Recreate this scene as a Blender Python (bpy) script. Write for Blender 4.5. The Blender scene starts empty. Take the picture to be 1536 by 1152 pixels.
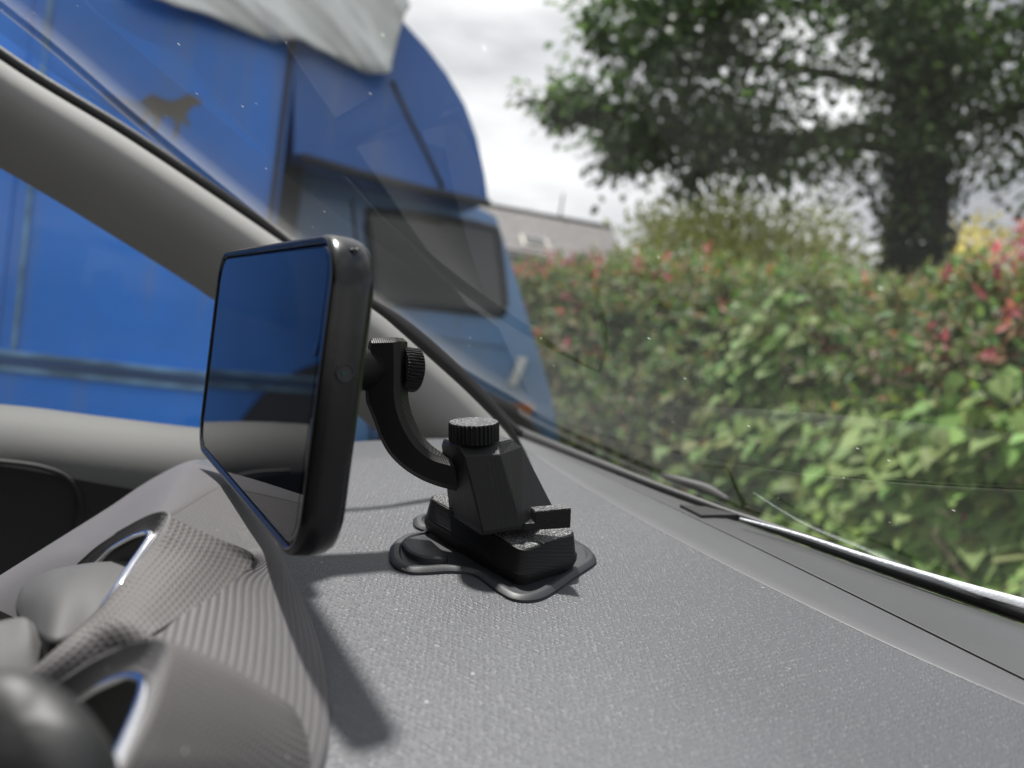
import bpy, bmesh, math, random
import numpy as np
from mathutils import Vector, Matrix
random.seed(7); rng = np.random.default_rng(11)
S = bpy.context.scene; COL = S.collection
R = math.radians

# ------------------------------------------------------------------ camera
CAM = Vector((0, 0, 1.2)); PITCH = R(-3); ROLL = R(8); F = 1154.0
fw = Vector((0, math.cos(PITCH), math.sin(PITCH)))
up0 = Vector((0, -math.sin(PITCH), math.cos(PITCH)))
rt = Vector((1, 0, 0)) * math.cos(ROLL) + up0 * math.sin(ROLL)
up = Vector((-1, 0, 0)) * math.sin(ROLL) + up0 * math.cos(ROLL)
cd = bpy.data.cameras.new('camera'); cam = bpy.data.objects.new('camera', cd); COL.objects.link(cam)
cam.matrix_world = Matrix(((rt.x, up.x, -fw.x, CAM.x), (rt.y, up.y, -fw.y, CAM.y), (rt.z, up.z, -fw.z, CAM.z), (0, 0, 0, 1)))
cd.sensor_fit = 'HORIZONTAL'; cd.sensor_width = 36; cd.lens = 36 * F / 1536
cd.clip_start = 0.01; cd.clip_end = 2000
cd.dof.use_dof = True; cd.dof.focus_distance = 0.25; cd.dof.aperture_fstop = 9.5
S.camera = cam

# ------------------------------------------------------------------ world, sun, exposure
SUN_DIR = Vector((-0.24, 0.30, 1.0)).normalized()          # towards the sun
w = bpy.data.worlds.new('World'); S.world = w; w.use_nodes = True
nt = w.node_tree; N = nt.nodes; L = nt.links; N.clear()
out = N.new('ShaderNodeOutputWorld'); bg = N.new('ShaderNodeBackground'); bg.inputs[1].default_value = 0.12
sky = N.new('ShaderNodeTexSky'); sky.sky_type = 'NISHITA'; sky.sun_disc = False
sky.sun_elevation = math.asin(SUN_DIR.z); sky.sun_rotation = math.atan2(SUN_DIR.x, SUN_DIR.y)
tc = N.new('ShaderNodeTexCoord'); mp = N.new('ShaderNodeMapping'); mp.inputs['Scale'].default_value = (1, 1, 3.2)
no = N.new('ShaderNodeTexNoise'); no.inputs['Scale'].default_value = 2.1; no.inputs['Detail'].default_value = 5; no.inputs['Roughness'].default_value = .5
rp = N.new('ShaderNodeValToRGB'); rp.color_ramp.elements[0].position = .38; rp.color_ramp.elements[0].color = (2.1, 2.17, 2.3, 1)
rp.color_ramp.elements[1].position = .62; rp.color_ramp.elements[1].color = (5.6, 5.6, 5.6, 1)
no2 = N.new('ShaderNodeTexNoise'); no2.inputs['Scale'].default_value = 1.6
rp2 = N.new('ShaderNodeMapRange'); rp2.inputs['From Min'].default_value = .3; rp2.inputs['From Max'].default_value = .42
mx = N.new('ShaderNodeMix'); mx.data_type = 'RGBA'
L.new(tc.outputs['Generated'], mp.inputs[0]); L.new(mp.outputs[0], no.inputs[0]); L.new(no.outputs[0], rp.inputs[0])
L.new(mp.outputs[0], no2.inputs[0]); L.new(no2.outputs[0], rp2.inputs[0])
L.new(rp2.outputs[0], mx.inputs[0]); L.new(sky.outputs[0], mx.inputs[6]); L.new(rp.outputs[0], mx.inputs[7])
L.new(mx.outputs[2], bg.inputs[0]); L.new(bg.outputs[0], out.inputs[0])
sd = bpy.data.lights.new('sun', 'SUN'); sd.energy = 4.5; sd.angle = R(3.0); sd.color = (1, .965, .92)
so = bpy.data.objects.new('sun', sd); COL.objects.link(so); so.location = (0, 3, 8)
so.rotation_euler = SUN_DIR.to_track_quat('Z', 'Y').to_euler()
S.view_settings.view_transform = 'Standard'; S.view_settings.look = 'None'
S.view_settings.exposure = 1.08; S.view_settings.gamma = 1; S.view_settings.use_curve_mapping = False
S.render.engine = 'CYCLES'
try:
    S.cycles.use_denoising = True
    S.cycles.transparent_max_bounces = 16; S.cycles.max_bounces = 8
except Exception: pass

# ------------------------------------------------------------------ picture helpers (a pixel of the photograph to a point of the place)
def ray(px, py): return (rt * ((px - 768) / F) - up * ((py - 576) / F) + fw)
def D(px, py, d): return CAM + ray(px, py) * d
def PLN(px, py, p0, n):
    r = ray(px, py); return CAM + r * ((p0 - CAM).dot(n) / r.dot(n))
def zdash(x, y):
    t = y - .237
    z = -.0765 + .03 * x + (.11 * t if t < 0 else .11 * t - .22 * t * t)
    return CAM.z + z
def DASH(px, py, dz=0):
    r = ray(px, py); a, b = .03, 1.2
    s = .03
    while s < 1.2:
        p = CAM + r * s
        if p.z < zdash(p.x, p.y) + dz: break
        s += .002
    a, b = s - .002, s
    for _ in range(30):
        m = (a + b) / 2; p = CAM + r * m
        if p.z < zdash(p.x, p.y) + dz: b = m
        else: a = m
    return CAM + r * b
def project(p):
    d = p - CAM; z = d.dot(fw); return 768 + F * d.dot(rt) / z, 576 - F * d.dot(up) / z, z

# ------------------------------------------------------------------ object helpers
ORG = {}
def thing(name, label, cat, loc, group=None):
    o = bpy.data.objects.new(name, None); o.empty_display_size = .05; COL.objects.link(o); o.location = loc
    o['label'] = label; o['category'] = cat
    if group: o['group'] = group
    ORG[o] = Vector(loc); return o
def mesh(name, V, Fc, mat, parent=None, smooth=True, uv=None, label=None, kind=None):
    org = ORG.get(parent, Vector((0, 0, 0)))
    me = bpy.data.meshes.new(name)
    me.from_pydata([tuple(Vector(v) - org) for v in V], [], Fc); me.update()
    if uv is not None:
        ul = me.uv_layers.new(name='UVMap')
        for li, lp in enumerate(me.loops): ul.data[li].uv = uv[lp.vertex_index]
    o = bpy.data.objects.new(name, me); COL.objects.link(o)
    if mat: me.materials.append(mat)
    if smooth:
        me.polygons.foreach_set('use_smooth', [True] * len(me.polygons))
    if parent is not None: o.parent = parent
    ORG[o] = org
    if label: o['label'] = label
    if kind: o['kind'] = kind
    return o
def fixn(o):
    bm = bmesh.new(); bm.from_mesh(o.data); bmesh.ops.recalc_face_normals(bm, faces=bm.faces); bm.to_mesh(o.data); bm.free(); return o
def sharp(o, ang=35):
    try: o.data.set_sharp_from_angle(angle=R(ang))
    except Exception: pass
    return o
def bevel(o, wd, seg=2, ang=30):
    m = o.modifiers.new('bevel', 'BEVEL'); m.width = wd; m.segments = seg; m.limit_method = 'ANGLE'; m.angle_limit = R(ang); m.harden_normals = False; return o
def solid(o, th, off=-1):
    m = o.modifiers.new('thickness', 'SOLIDIFY'); m.thickness = th; m.offset = off; return o
def cr(pts, n):
    """Catmull-Rom through pts, n samples by chord length"""
    P = [np.array(p, float) for p in pts]
    if len(P) == 2: return [Vector(P[0] + (P[1] - P[0]) * i / (n - 1)) for i in range(n)]
    d = [0]
    for a, b in zip(P, P[1:]): d.append(d[-1] + np.linalg.norm(b - a))
    Pe = [2 * P[0] - P[1]] + P + [2 * P[-1] - P[-2]]
    res = []
    for i in range(n):
        s = d[-1] * i / (n - 1); k = 0
        while k < len(P) - 2 and s > d[k + 1]: k += 1
        t = (s - d[k]) / max(d[k + 1] - d[k], 1e-9)
        p0, p1, p2, p3 = Pe[k:k + 4]
        res.append(Vector(.5 * (2 * p1 + (p2 - p0) * t + (2 * p0 - 5 * p1 + 4 * p2 - p3) * t * t + (3 * p1 - p0 - 3 * p2 + p3) * t ** 3)))
    return res
def crk(pts, n):
    """Catmull-Rom with equal samples per span: keeps partner points of two curves together"""
    P = [np.array(p, float) for p in pts]; Pe = [2 * P[0] - P[1]] + P + [2 * P[-1] - P[-2]]; res = []
    for k in range(len(P) - 1):
        p0, p1, p2, p3 = Pe[k:k + 4]
        for i in range(n):
            t = i / n
            res.append(Vector(.5 * (2 * p1 + (p2 - p0) * t + (2 * p0 - 5 * p1 + 4 * p2 - p3) * t * t + (3 * p1 - p0 - 3 * p2 + p3) * t ** 3)))
    res.append(Vector(P[-1])); return res
def grid(name, rows, mat, parent, uv=None, closed=False, smooth=True, **k):
    n = len(rows[0]); V = [p for r in rows for p in r]; Fc = []
    for j in range(len(rows) - 1):
        for i in range(n if closed else n - 1):
            i2 = (i + 1) % n
            Fc.append((j * n + i, j * n + i2, (j + 1) * n + i2, (j + 1) * n + i))
    if uv is None:                                            # arc-length coordinates in metres
        uv = []
        for j, r in enumerate(rows):
            a = 0
            for i, p in enumerate(r):
                if i: a += (Vector(p) - Vector(r[i - 1])).length
                uv.append([a, 0])
        for i in range(n):
            a = 0
            for j in range(len(rows)):
                if j: a += (Vector(rows[j][i]) - Vector(rows[j - 1][i])).length
                uv[j * n + i][1] = a
    return mesh(name, V, Fc, mat, parent, smooth, uv, **k)
def loftx(cols, m, bulge=None):
    """rows of points from guide curves (each equally sampled): m samples across"""
    n = len(cols[0]); return [cr([c[i] for c in cols], m) for i in range(n)]
def tube(name, pts, rad, mat, parent, sides=10, flat=1.0, upv=None, cap=True, **k):
    V = []; n = len(pts); Fc = []
    upv = upv or Vector((0, 0, 1))
    for i, p in enumerate(pts):
        p = Vector(p); t = (Vector(pts[min(i + 1, n - 1)]) - Vector(pts[max(i - 1, 0)])).normalized()
        a = t.cross(upv); a = a.normalized() if a.length > 1e-6 else t.orthogonal().normalized(); b = a.cross(t).normalized()
        r = rad[i] if hasattr(rad, '__len__') else rad
        for j in range(sides):
            q = 2 * math.pi * j / sides; V.append(p + a * (r * math.cos(q)) + b * (r * flat * math.sin(q)))
    for i in range(n - 1):
        for j in range(sides):
            j2 = (j + 1) % sides; Fc.append((i * sides + j, i * sides + j2, (i + 1) * sides + j2, (i + 1) * sides + j))
    if cap: Fc += [tuple(range(sides))[::-1], tuple((n - 1) * sides + j for j in range(sides))]
    return mesh(name, V, Fc, mat, parent, **k)
def stack(name, loops, mat, parent, cap0=True, cap1=True, smooth=True, **k):
    n = len(loops[0]); V = [p for l in loops for p in l]; Fc = []
    for j in range(len(loops) - 1):
        for i in range(n):
            i2 = (i + 1) % n; Fc.append((j * n + i, j * n + i2, (j + 1) * n + i2, (j + 1) * n + i))
    if cap0: Fc.append(tuple(range(n))[::-1])
    if cap1: Fc.append(tuple((len(loops) - 1) * n + i for i in range(n)))
    return fixn(mesh(name, V, Fc, mat, parent, smooth, **k))
def prism(name, poly, vec, mat, parent, smooth=False, **k):
    return stack(name, [poly, [Vector(p) + vec for p in poly]], mat, parent, smooth=smooth, **k)
def rrect(W, H, r, n=6):
    P = []
    for cx, cy, a0 in ((W / 2 - r, H / 2 - r, 0), (-W / 2 + r, H / 2 - r, 90), (-W / 2 + r, -H / 2 + r, 180), (W / 2 - r, -H / 2 + r, 270)):
        for i in range(n + 1):
            a = R(a0 + 90 * i / n); P.append((cx + r * math.cos(a), cy + r * math.sin(a)))
    return P
def offset(poly, d):
    """inset of a closed plan polygon (Vectors, z kept)"""
    n = len(poly); A = sum(poly[i].x * poly[(i + 1) % n].y - poly[(i + 1) % n].x * poly[i].y for i in range(n)); s = 1 if A > 0 else -1
    res = []
    for i in range(n):
        t = poly[(i + 1) % n] - poly[i - 1]; nn = Vector((-t.y, t.x, 0)).normalized() * s
        res.append(poly[i] + nn * d)
    return res
def box(name, c, ax, ay, az, sx, sy, sz, mat, parent, **k):
    V = []
    for z in (-1, 1):
        for x, y in ((-1, -1), (1, -1), (1, 1), (-1, 1)): V.append(c + ax * (x * sx / 2) + ay * (y * sy / 2) + az * (z * sz / 2))
    return fixn(mesh(name, V, [(3, 2, 1, 0), (4, 5, 6, 7), (0, 1, 5, 4), (1, 2, 6, 5), (2, 3, 7, 6), (3, 0, 4, 7)], mat, parent, False, **k))

# ------------------------------------------------------------------ materials
def nodes(name):
    m = bpy.data.materials.new(name); m.use_nodes = True; t = m.node_tree; return m, t, t.nodes['Principled BSDF']
def nd(t, ty, **k):
    n = t.nodes.new(ty)
    for a, v in k.items():
        if a.startswith('i_'):
            key = a[2:]; key = int(key) if key.isdigit() else key.replace('_', ' ')
            n.inputs[key].default_value = v
        else: setattr(n, a, v)
    return n
def math_(t, op, a, b=None, c=None):
    n = nd(t, 'ShaderNodeMath', operation=op)
    for i, v in enumerate((a, b, c)):
        if v is None: continue
        if isinstance(v, (int, float)): n.inputs[i].default_value = v
        else: t.links.new(v, n.inputs[i])
    return n.outputs[0]
def sm(t, v, a, b, x=0.0, y=1.0):
    n = nd(t, 'ShaderNodeMapRange', interpolation_type='SMOOTHSTEP'); t.links.new(v, n.inputs[0])
    n.inputs[1].default_value = a; n.inputs[2].default_value = b; n.inputs[3].default_value = x; n.inputs[4].default_value = y
    return n.outputs[0]
def mixc(t, f, a, b):
    n = nd(t, 'ShaderNodeMix', data_type='RGBA')
    if isinstance(f, (int, float)): n.inputs[0].default_value = f
    else: t.links.new(f, n.inputs[0])
    for i, v in ((6, a), (7, b)):
        if isinstance(v, tuple): n.inputs[i].default_value = (*v[:3], 1)
        else: t.links.new(v, n.inputs[i])
    return n.outputs[2]
def bump(t, b, h, dist, strength=1.0):
    n = nd(t, 'ShaderNodeBump'); n.inputs['Strength'].default_value = strength; n.inputs['Distance'].default_value = dist
    t.links.new(h, n.inputs['Height']); t.links.new(n.outputs[0], b.inputs['Normal']); return n
def obco(t): return nd(t, 'ShaderNodeTexCoord').outputs['Object']
def noise(t, co, sc, det=3, rough=.5, o=0):
    n = nd(t, 'ShaderNodeTexNoise', i_Scale=sc, i_Detail=det, i_Roughness=rough); t.links.new(co, n.inputs['Vector']); return n.outputs[o]
def specks(t, co, sc, size, keep):
    """small dots scattered through space: mask 0..1"""
    v = nd(t, 'ShaderNodeTexVoronoi', i_Scale=sc); t.links.new(co, v.inputs['Vector'])
    s = nd(t, 'ShaderNodeSeparateColor'); t.links.new(v.outputs['Color'], s.inputs[0])
    k = math_(t, 'LESS_THAN', s.outputs[0], keep)
    d = sm(t, v.outputs['Distance'], size, size * .5)
    return math_(t, 'MULTIPLY', k, d)
def simple(name, col, rough=.5, metal=0, var=.15, vsc=8, bsc=None, bd=.0002, spec=.5, coat=0, ior=1.5):
    m, t, b = nodes(name); co = obco(t)
    f = noise(t, co, vsc, 4)
    c0 = tuple(max(0, c * (1 - var)) for c in col); c1 = tuple(min(1, c * (1 + var)) for c in col)
    t.links.new(mixc(t, sm(t, f, .3, .7), c0, c1), b.inputs['Base Color'])
    b.inputs['Roughness'].default_value = rough; b.inputs['Metallic'].default_value = metal
    b.inputs['Specular IOR Level'].default_value = spec; b.inputs['IOR'].default_value = ior; b.inputs['Coat Weight'].default_value = coat
    if bsc: bump(t, b, noise(t, co, bsc, 2), bd)
    return m
def m_dash(name, col, rough, tex=True, dust=.5):
    m, t, b = nodes(name); co = obco(t)
    mpn = nd(t, 'ShaderNodeMapping'); mpn.inputs['Scale'].default_value = (1.25, 1.0, .15); mpn.inputs['Rotation'].default_value = (0, 0, R(24)); t.links.new(co, mpn.inputs[0]); c2 = mpn.outputs[0]
    big = noise(t, co, 9, 4)
    fine = noise(t, co, 900, 2)
    dot = specks(t, co, 210, .11, .07); dot2 = specks(t, co, 520, .15, .10)
    dm = math_(t, 'MAXIMUM', dot, math_(t, 'MULTIPLY', dot2, .6))
    base = mixc(t, sm(t, big, .3, .7), tuple(c * .9 for c in col), tuple(c * 1.12 for c in col))
    base = mixc(t, math_(t, 'MULTIPLY', dm, dust), base, (.55, .54, .52))
    t.links.new(base, b.inputs['Base Color'])
    b.inputs['Roughness'].default_value = rough; b.inputs['Specular IOR Level'].default_value = .5
    if tex:
        sp = nd(t, 'ShaderNodeSeparateXYZ'); t.links.new(c2, sp.inputs[0])
        wob = noise(t, c2, 260, 2, .5, 1); ws_ = nd(t, 'ShaderNodeSeparateColor'); t.links.new(wob, ws_.inputs[0])
        v_ = math_(t, 'ADD', math_(t, 'MULTIPLY', sp.outputs[1], 620), math_(t, 'MULTIPLY', ws_.outputs[0], 1.0))
        row = math_(t, 'FLOOR', v_)
        u_ = math_(t, 'ADD', math_(t, 'MULTIPLY', sp.outputs[0], 430), math_(t, 'MULTIPLY', row, .37)); u_ = math_(t, 'ADD', u_, math_(t, 'MULTIPLY', ws_.outputs[1], 1.5))
        fu = math_(t, 'ABSOLUTE', math_(t, 'SUBTRACT', math_(t, 'FRACT', u_), .5)); fv = math_(t, 'ABSOLUTE', math_(t, 'SUBTRACT', math_(t, 'FRACT', v_), .5))
        d_ = math_(t, 'POWER', math_(t, 'ADD', math_(t, 'POWER', fu, 3.5), math_(t, 'POWER', fv, 3.5)), 1 / 3.5)
        ring = math_(t, 'SUBTRACT', 1.0, sm(t, math_(t, 'ABSOLUTE', math_(t, 'SUBTRACT', d_, .30)), .03, .16))
        gap = sm(t, noise(t, c2, 480, 1), .36, .56)
        rg = math_(t, 'MULTIPLY', ring, gap)
        h = math_(t, 'ADD', rg, math_(t, 'MULTIPLY', fine, .06))
        bump(t, b, h, .0001, .85)
        t.links.new(sm(t, rg, 0, 1, rough + .07, rough - .06), b.inputs['Roughness'])
    else:
        bump(t, b, fine, .00004, .6)
    return m
def m_rib(name, col, kind):
    """woven dimpled facing of the instrument hood: UV is metres along the surface"""
    m, t, b = nodes(name); uv = nd(t, 'ShaderNodeTexCoord').outputs['UV']; co = obco(t)
    sp = nd(t, 'ShaderNodeSeparateXYZ'); t.links.new(uv, sp.inputs[0])
    def sinw(v, per, ph=0.0): return math_(t, 'SINE', math_(t, 'MULTIPLY_ADD', v, 2 * math.pi / per, ph))
    if kind == 'rib':
        a = sinw(sp.outputs[0], .0020); c = sinw(sp.outputs[1], .0011)
        h = math_(t, 'ADD', a, math_(t, 'MULTIPLY', math_(t, 'MULTIPLY', c, .3), math_(t, 'ADD', a, .6)))
        d = .00011
    else:
        a = sinw(sp.outputs[0], .0015); c = sinw(sp.outputs[1], .0015)
        h = math_(t, 'MAXIMUM', a, c); d = .00007
    h = math_(t, 'ADD', h, math_(t, 'MULTIPLY', noise(t, co, 1500, 2), .5))
    bump(t, b, h, d, .8)
    dm = math_(t, 'MULTIPLY', specks(t, co, 330, .13, .09), .45)
    base = mixc(t, sm(t, noise(t, co, 30, 3), .3, .7), tuple(x * .92 for x in col), tuple(x * 1.1 for x in col))
    base = mixc(t, sm(t, h, -.3, .9), tuple(x * .74 for x in col), base)
    t.links.new(mixc(t, dm, base, (.6, .58, .55)), b.inputs['Base Color'])
    b.inputs['Roughness'].default_value = .62; b.inputs['Specular IOR Level'].default_value = .35
    b.inputs['Sheen Weight'].default_value = .15; b.inputs['Sheen Roughness'].default_value = .4
    return m
def m_print(name, kind):
    """black 3D-printed plastic: layers, filled flats or a bed side with glints painted in"""
    m, t, b = nodes(name); co = obco(t)
    b.inputs['Base Color'].default_value = (.008, .008, .0084, 1); b.inputs['Roughness'].default_value = .45; b.inputs['Specular IOR Level'].default_value = .22
    sp = nd(t, 'ShaderNodeSeparateXYZ'); t.links.new(co, sp.inputs[0])
    if kind == 'layer':
        z = math_(t, 'ADD', sp.outputs[2], math_(t, 'MULTIPLY', sp.outputs[0], .1))
        h = math_(t, 'SINE', math_(t, 'MULTIPLY', z, 2 * math.pi / .00045))
        j = nd(t, 'ShaderNodeTexNoise', noise_dimensions='1D', i_Scale=1400, i_Detail=1); t.links.new(z, j.inputs['W'])
        bump(t, b, math_(t, 'ADD', h, math_(t, 'MULTIPLY', j.outputs[0], 3)), .00004, .8)
        b.inputs['Roughness'].default_value = .46
    elif kind == 'wall':
        x = math_(t, 'ADD', sp.outputs[0], math_(t, 'MULTIPLY', sp.outputs[2], .33))
        j = nd(t, 'ShaderNodeTexNoise', noise_dimensions='1D', i_Scale=1900, i_Detail=2); t.links.new(x, j.inputs['W'])
        bump(t, b, j.outputs[0], .00016, .8)
    elif kind == 'fill':
        x = math_(t, 'ADD', sp.outputs[0], math_(t, 'MULTIPLY', sp.outputs[2], .8))
        h = math_(t, 'SINE', math_(t, 'MULTIPLY', x, 2 * math.pi / .00085))
        bump(t, b, math_(t, 'ADD', h, math_(t, 'MULTIPLY', noise(t, co, 700, 2), 1.2)), .00005, .8)
        b.inputs['Base Color'].default_value = (.0085, .008, .0075, 1)
    else:
        n = noise(t, co, 2300, 2, .6); n2 = noise(t, co, 3600, 1)
        b.inputs['Roughness'].default_value = .3
        bump(t, b, math_(t, 'ADD', n, n2), .00012, 1.0)
        k = math_(t, 'MULTIPLY', sm(t, n, .5, .6), sm(t, n2, .42, .55))
        t.links.new(mixc(t, k, (.02, .02, .021), (.45, .45, .45)), b.inputs['Base Color'])  # pale flecks put the sparkle of the top faces into the colour
    return m
def m_glass(name, tint, dirt=1.0, spk=True):
    m, t, b = nodes(name); t.nodes.remove(b); o = t.nodes['Material Output']; co = obco(t)
    tr = nd(t, 'ShaderNodeBsdfTransparent'); tr.inputs[0].default_value = (*tint, 1)
    gl = nd(t, 'ShaderNodeBsdfGlossy'); gl.inputs['Roughness'].default_value = .01
    fr = nd(t, 'ShaderNodeFresnel', i_IOR=1.27); mxs = nd(t, 'ShaderNodeMixShader')
    t.links.new(fr.outputs[0], mxs.inputs[0]); t.links.new(tr.outputs[0], mxs.inputs[1]); t.links.new(gl.outputs[0], mxs.inputs[2])
    df = nd(t, 'ShaderNodeBsdfDiffuse'); df.inputs[0].default_value = (.75, .75, .73, 1)
    tl = nd(t, 'ShaderNodeBsdfTranslucent'); tl.inputs[0].default_value = (.75, .75, .73, 1)
    ad = nd(t, 'ShaderNodeMixShader', i_0=.5); t.links.new(df.outputs[0], ad.inputs[1]); t.links.new(tl.outputs[0], ad.inputs[2])
    film = math_(t, 'MULTIPLY', sm(t, noise(t, co, 7, 4), .35, .75, .003, .011), dirt)
    if spk:
        st = nd(t, 'ShaderNodeMapping'); st.inputs['Rotation'].default_value = (.3, .2, .9); st.inputs['Scale'].default_value = (.25, 1, 1); t.links.new(co, st.inputs[0])
        dots = math_(t, 'MAXIMUM', math_(t, 'MULTIPLY', specks(t, co, 130, .085, .16), .4), math_(t, 'MULTIPLY', specks(t, st.outputs[0], 110, .05, .05), .35))
        film = math_(t, 'MAXIMUM', film, dots)
    m2 = nd(t, 'ShaderNodeMixShader'); t.links.new(film, m2.inputs[0]); t.links.new(mxs.outputs[0], m2.inputs[1]); t.links.new(ad.outputs[0], m2.inputs[2])
    t.links.new(m2.outputs[0], o.inputs[0]); return m
def m_leaf(name, rough=.42, trans=.3):
    m, t, b = nodes(name); o = t.nodes['Material Output']
    at = nd(t, 'ShaderNodeAttribute', attribute_name='tint'); b.inputs['Roughness'].default_value = rough
    t.links.new(at.outputs['Color'], b.inputs['Base Color'])
    tl = nd(t, 'ShaderNodeBsdfTranslucent'); hs = nd(t, 'ShaderNodeHueSaturation', i_Value=1.5, i_Saturation=1.1); t.links.new(at.outputs['Color'], hs.inputs['Color']); t.links.new(hs.outputs[0], tl.inputs[0])
    mxs = nd(t, 'ShaderNodeMixShader', i_0=trans); t.links.new(b.outputs[0], mxs.inputs[1]); t.links.new(tl.outputs[0], mxs.inputs[2]); t.links.new(mxs.outputs[0], o.inputs[0])
    return m

M = dict(
    pad=m_dash('dash_grained', (.062, .064, .070), .43), band=m_dash('dash_smooth', (.074, .075, .079), .40, False, .35), vent=m_dash('dash_vent', (.052, .053, .055), .42, False, .2),
    rib=m_rib('hood_ribbed', (.085, .080, .083), 'rib'), dia=m_rib('hood_dimpled', (.066, .062, .061), 'dia'),
    chrome=simple('chrome', (.75, .75, .77), .07, 1.0, .02), dark=simple('dark_plastic', (.012, .012, .013), .5, 0, .2, 20),
    black=simple('black_rubber', (.012, .012, .012), .55, 0, .2, 40, 500, .0001), cover=simple('grey_plastic', (.046, .045, .045), .68, 0, .08, 30, 1500, .00004),
    pillar=simple('pillar_fabric', (.215, .212, .202), .85, 0, .06, 12, 1400, .0001), door=simple('door_plastic', (.072, .072, .070), .7, 0, .1, 10, 900, .0001),
    lining2=simple('dark_cloth', (.012, .012, .012), .8, 0, .15, 9, 300, .0003), lining=simple('cabin_cloth', (.05, .05, .05), .9, 0, .1, 5, 300, .0005),
    case=simple('phone_case', (.004, .004, .0045), .24, 0, .2, 60, 160, .00006, .4), screen=simple('screen_glass', (.002, .002, .003), .02, 0, .1, 10, ior=1.4), disp=simple('display', (.004, .005, .008), .02, 0, .1, 10, ior=1.4),
    teal=simple('teal_glint', (.03, .09, .09), .2, .6, .2, 500),
    lay=m_print('print_layers', 'layer'), wall=m_print('print_wall', 'wall'), fill=m_print('print_fill', 'fill'), spark=m_print('print_bed_glints', 'spark'),
    padrub=simple('pad_rubber', (.016, .017, .020), .5, 0, .1, 60, 1800, .00003), cable=simple('cable_sheath', (.032, .029, .027), .45, 0, .15, 60),
    wind=m_glass('windscreen_glass', (.88, .89, .895)), side=m_glass('side_glass', (.95, .97, .97), .5, False),
    edge=simple('glass_edge', (.5, .52, .55), .35, 0, .1, 200, 900, .0004),
)

# ------------------------------------------------------------------ ground
gm, t, b = nodes('ground'); co = obco(t)
t.links.new(mixc(t, sm(t, noise(t, co, 14, 6), .35, .7), (.045, .046, .045), (.08, .078, .072)), b.inputs['Base Color']); b.inputs['Roughness'].default_value = .9
bump(t, b, noise(t, co, 120, 3), .01)
g = mesh('ground', [(-400, -400, 0), (400, -400, 0), (400, 400, 0), (-400, 400, 0)], [(0, 1, 2, 3)], gm, None, False); g['kind'] = 'structure'

# ================================================================== CAR
AF = R(26); CF = Vector((math.cos(AF), math.sin(AF), 0)); CB = Vector((-math.sin(AF), math.cos(AF), 0)); Z = Vector((0, 0, 1))
car = thing('car', 'grey interior of a parked car with textured dashboard, windscreen and pillar around the phone', 'car', (0, .35, .95))

base_px = [(775, 648), (830, 676), (1000, 729), (1180, 799), (1290, 853), (1536, 927), (1640, 962)]
seam_px = [(778, 656), (860, 694), (998, 754), (1183, 848), (1340, 925), (1536, 1021), (1680, 1092)]
bord_px = [(770, 664), (850, 712), (953, 782), (1130, 868), (1318, 958), (1536, 1056), (1700, 1132)]
def fit(px, deg=3, n=9):
    """a smooth curve on the dashboard through the points seen"""
    P = [DASH(*p) for p in px]; d = [0]
    for a, b_ in zip(P, P[1:]): d.append(d[-1] + (b_ - a).length)
    cx, cy_ = np.polyfit(d, [p.x for p in P], deg), np.polyfit(d, [p.y for p in P], deg)
    return [Vector((float(np.polyval(cx, q)), float(np.polyval(cy_, q)), 0)) for q in np.linspace(0, d[-1], n)]
base, seam, bord = fit(base_px), fit(seam_px), fit(bord_px)
def ext(c):                                                   # go on towards the passenger side, out of the frame
    d = (c[-1] - c[-2]).normalized(); return c + [c[-1] + d * .08, c[-1] + d * .35]
def onz(p, dz=0): return Vector((p.x, p.y, zdash(p.x, p.y) + dz))
base, seam, bord = [[onz(p) for p in ext(c)] for c in (base, seam, bord)]
baseC, seamC, bordC = [crk(c, 10) for c in (base, seam, bord)]
far_px = [(290, 694), (345, 681), (430, 671), (540, 662), (660, 658), (760, 657)]
left = [DASH(*p) for p in ((300, 700), (330, 745), (385, 830), (425, 920), (445, 1010), (450, 1090), (435, 1152), (410, 1260), (360, 1500))]
leftC = cr(left, len(bordC))
rows = []
farC = cr([DASH(*p) for p in far_px], 60)
rows.append([Vector((p.x, p.y, p.z - .05)) + Vector((-.004, .02, 0)) for p in farC]); rows.append([onz(p, -.006) + Vector((-.001, .006, 0)) for p in farC]); rows.append(farC)
for a, b_ in list(zip(leftC, bordC))[7:]:
    rows.append([onz(a.lerp(b_, i / 59)) for i in range(60)])
grid('dashboard', rows, M['pad'], car)
# smooth band beside the grained pad, with a fine step
rows = []
for a, b_, c_ in zip(bordC, seamC, baseC):
    rows.append([onz(a.lerp(b_, u), dz) for u, dz in ((-.002, -.003), (.0, .0001), (.03, .0004), (.3, .0004), (.6, .0004), (.95, .0004), (.985, .0002), (1.0, -.0003), (1.0, -.0011))] + [onz(b_ + (c_ - b_).normalized() * .005, -.0011)])
sharp(grid('dashboard_band', rows, M['band'], car), 30)
rows = []
for a, b_ in zip(seamC, baseC):
    d = (b_ - a).normalized() * .0022
    rows.append([onz(a + d, -.0001), onz(a + d * 1.2, .0), onz(a + d * 1.7, .0)] + [onz(a.lerp(b_, u), .0 - .002 * max(0, u - .7) / .3) for u in (.25, .5, .75, 1.0)] + [onz(b_ + d * 4, -.02)])
vp = sharp(grid('vent_panel', rows, M['vent'], car), 30)
tube('panel_lip', [onz(p + (q - p).normalized() * .0011, -.0010) for p, q in zip(seamC[12:], baseC[12:])], .0005, M['band'], vp, 8)
# dark plate on the panel, painting the shade of a small hollow
rc = [DASH(*p, .0012) for p in ((1020, 757), (1058, 760), (1108, 772), (1052, 773))]
rcs = prism('recess_shade', [p + Z * .0001 for p in rc], Z * -.006, M['dark'], vp)

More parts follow.
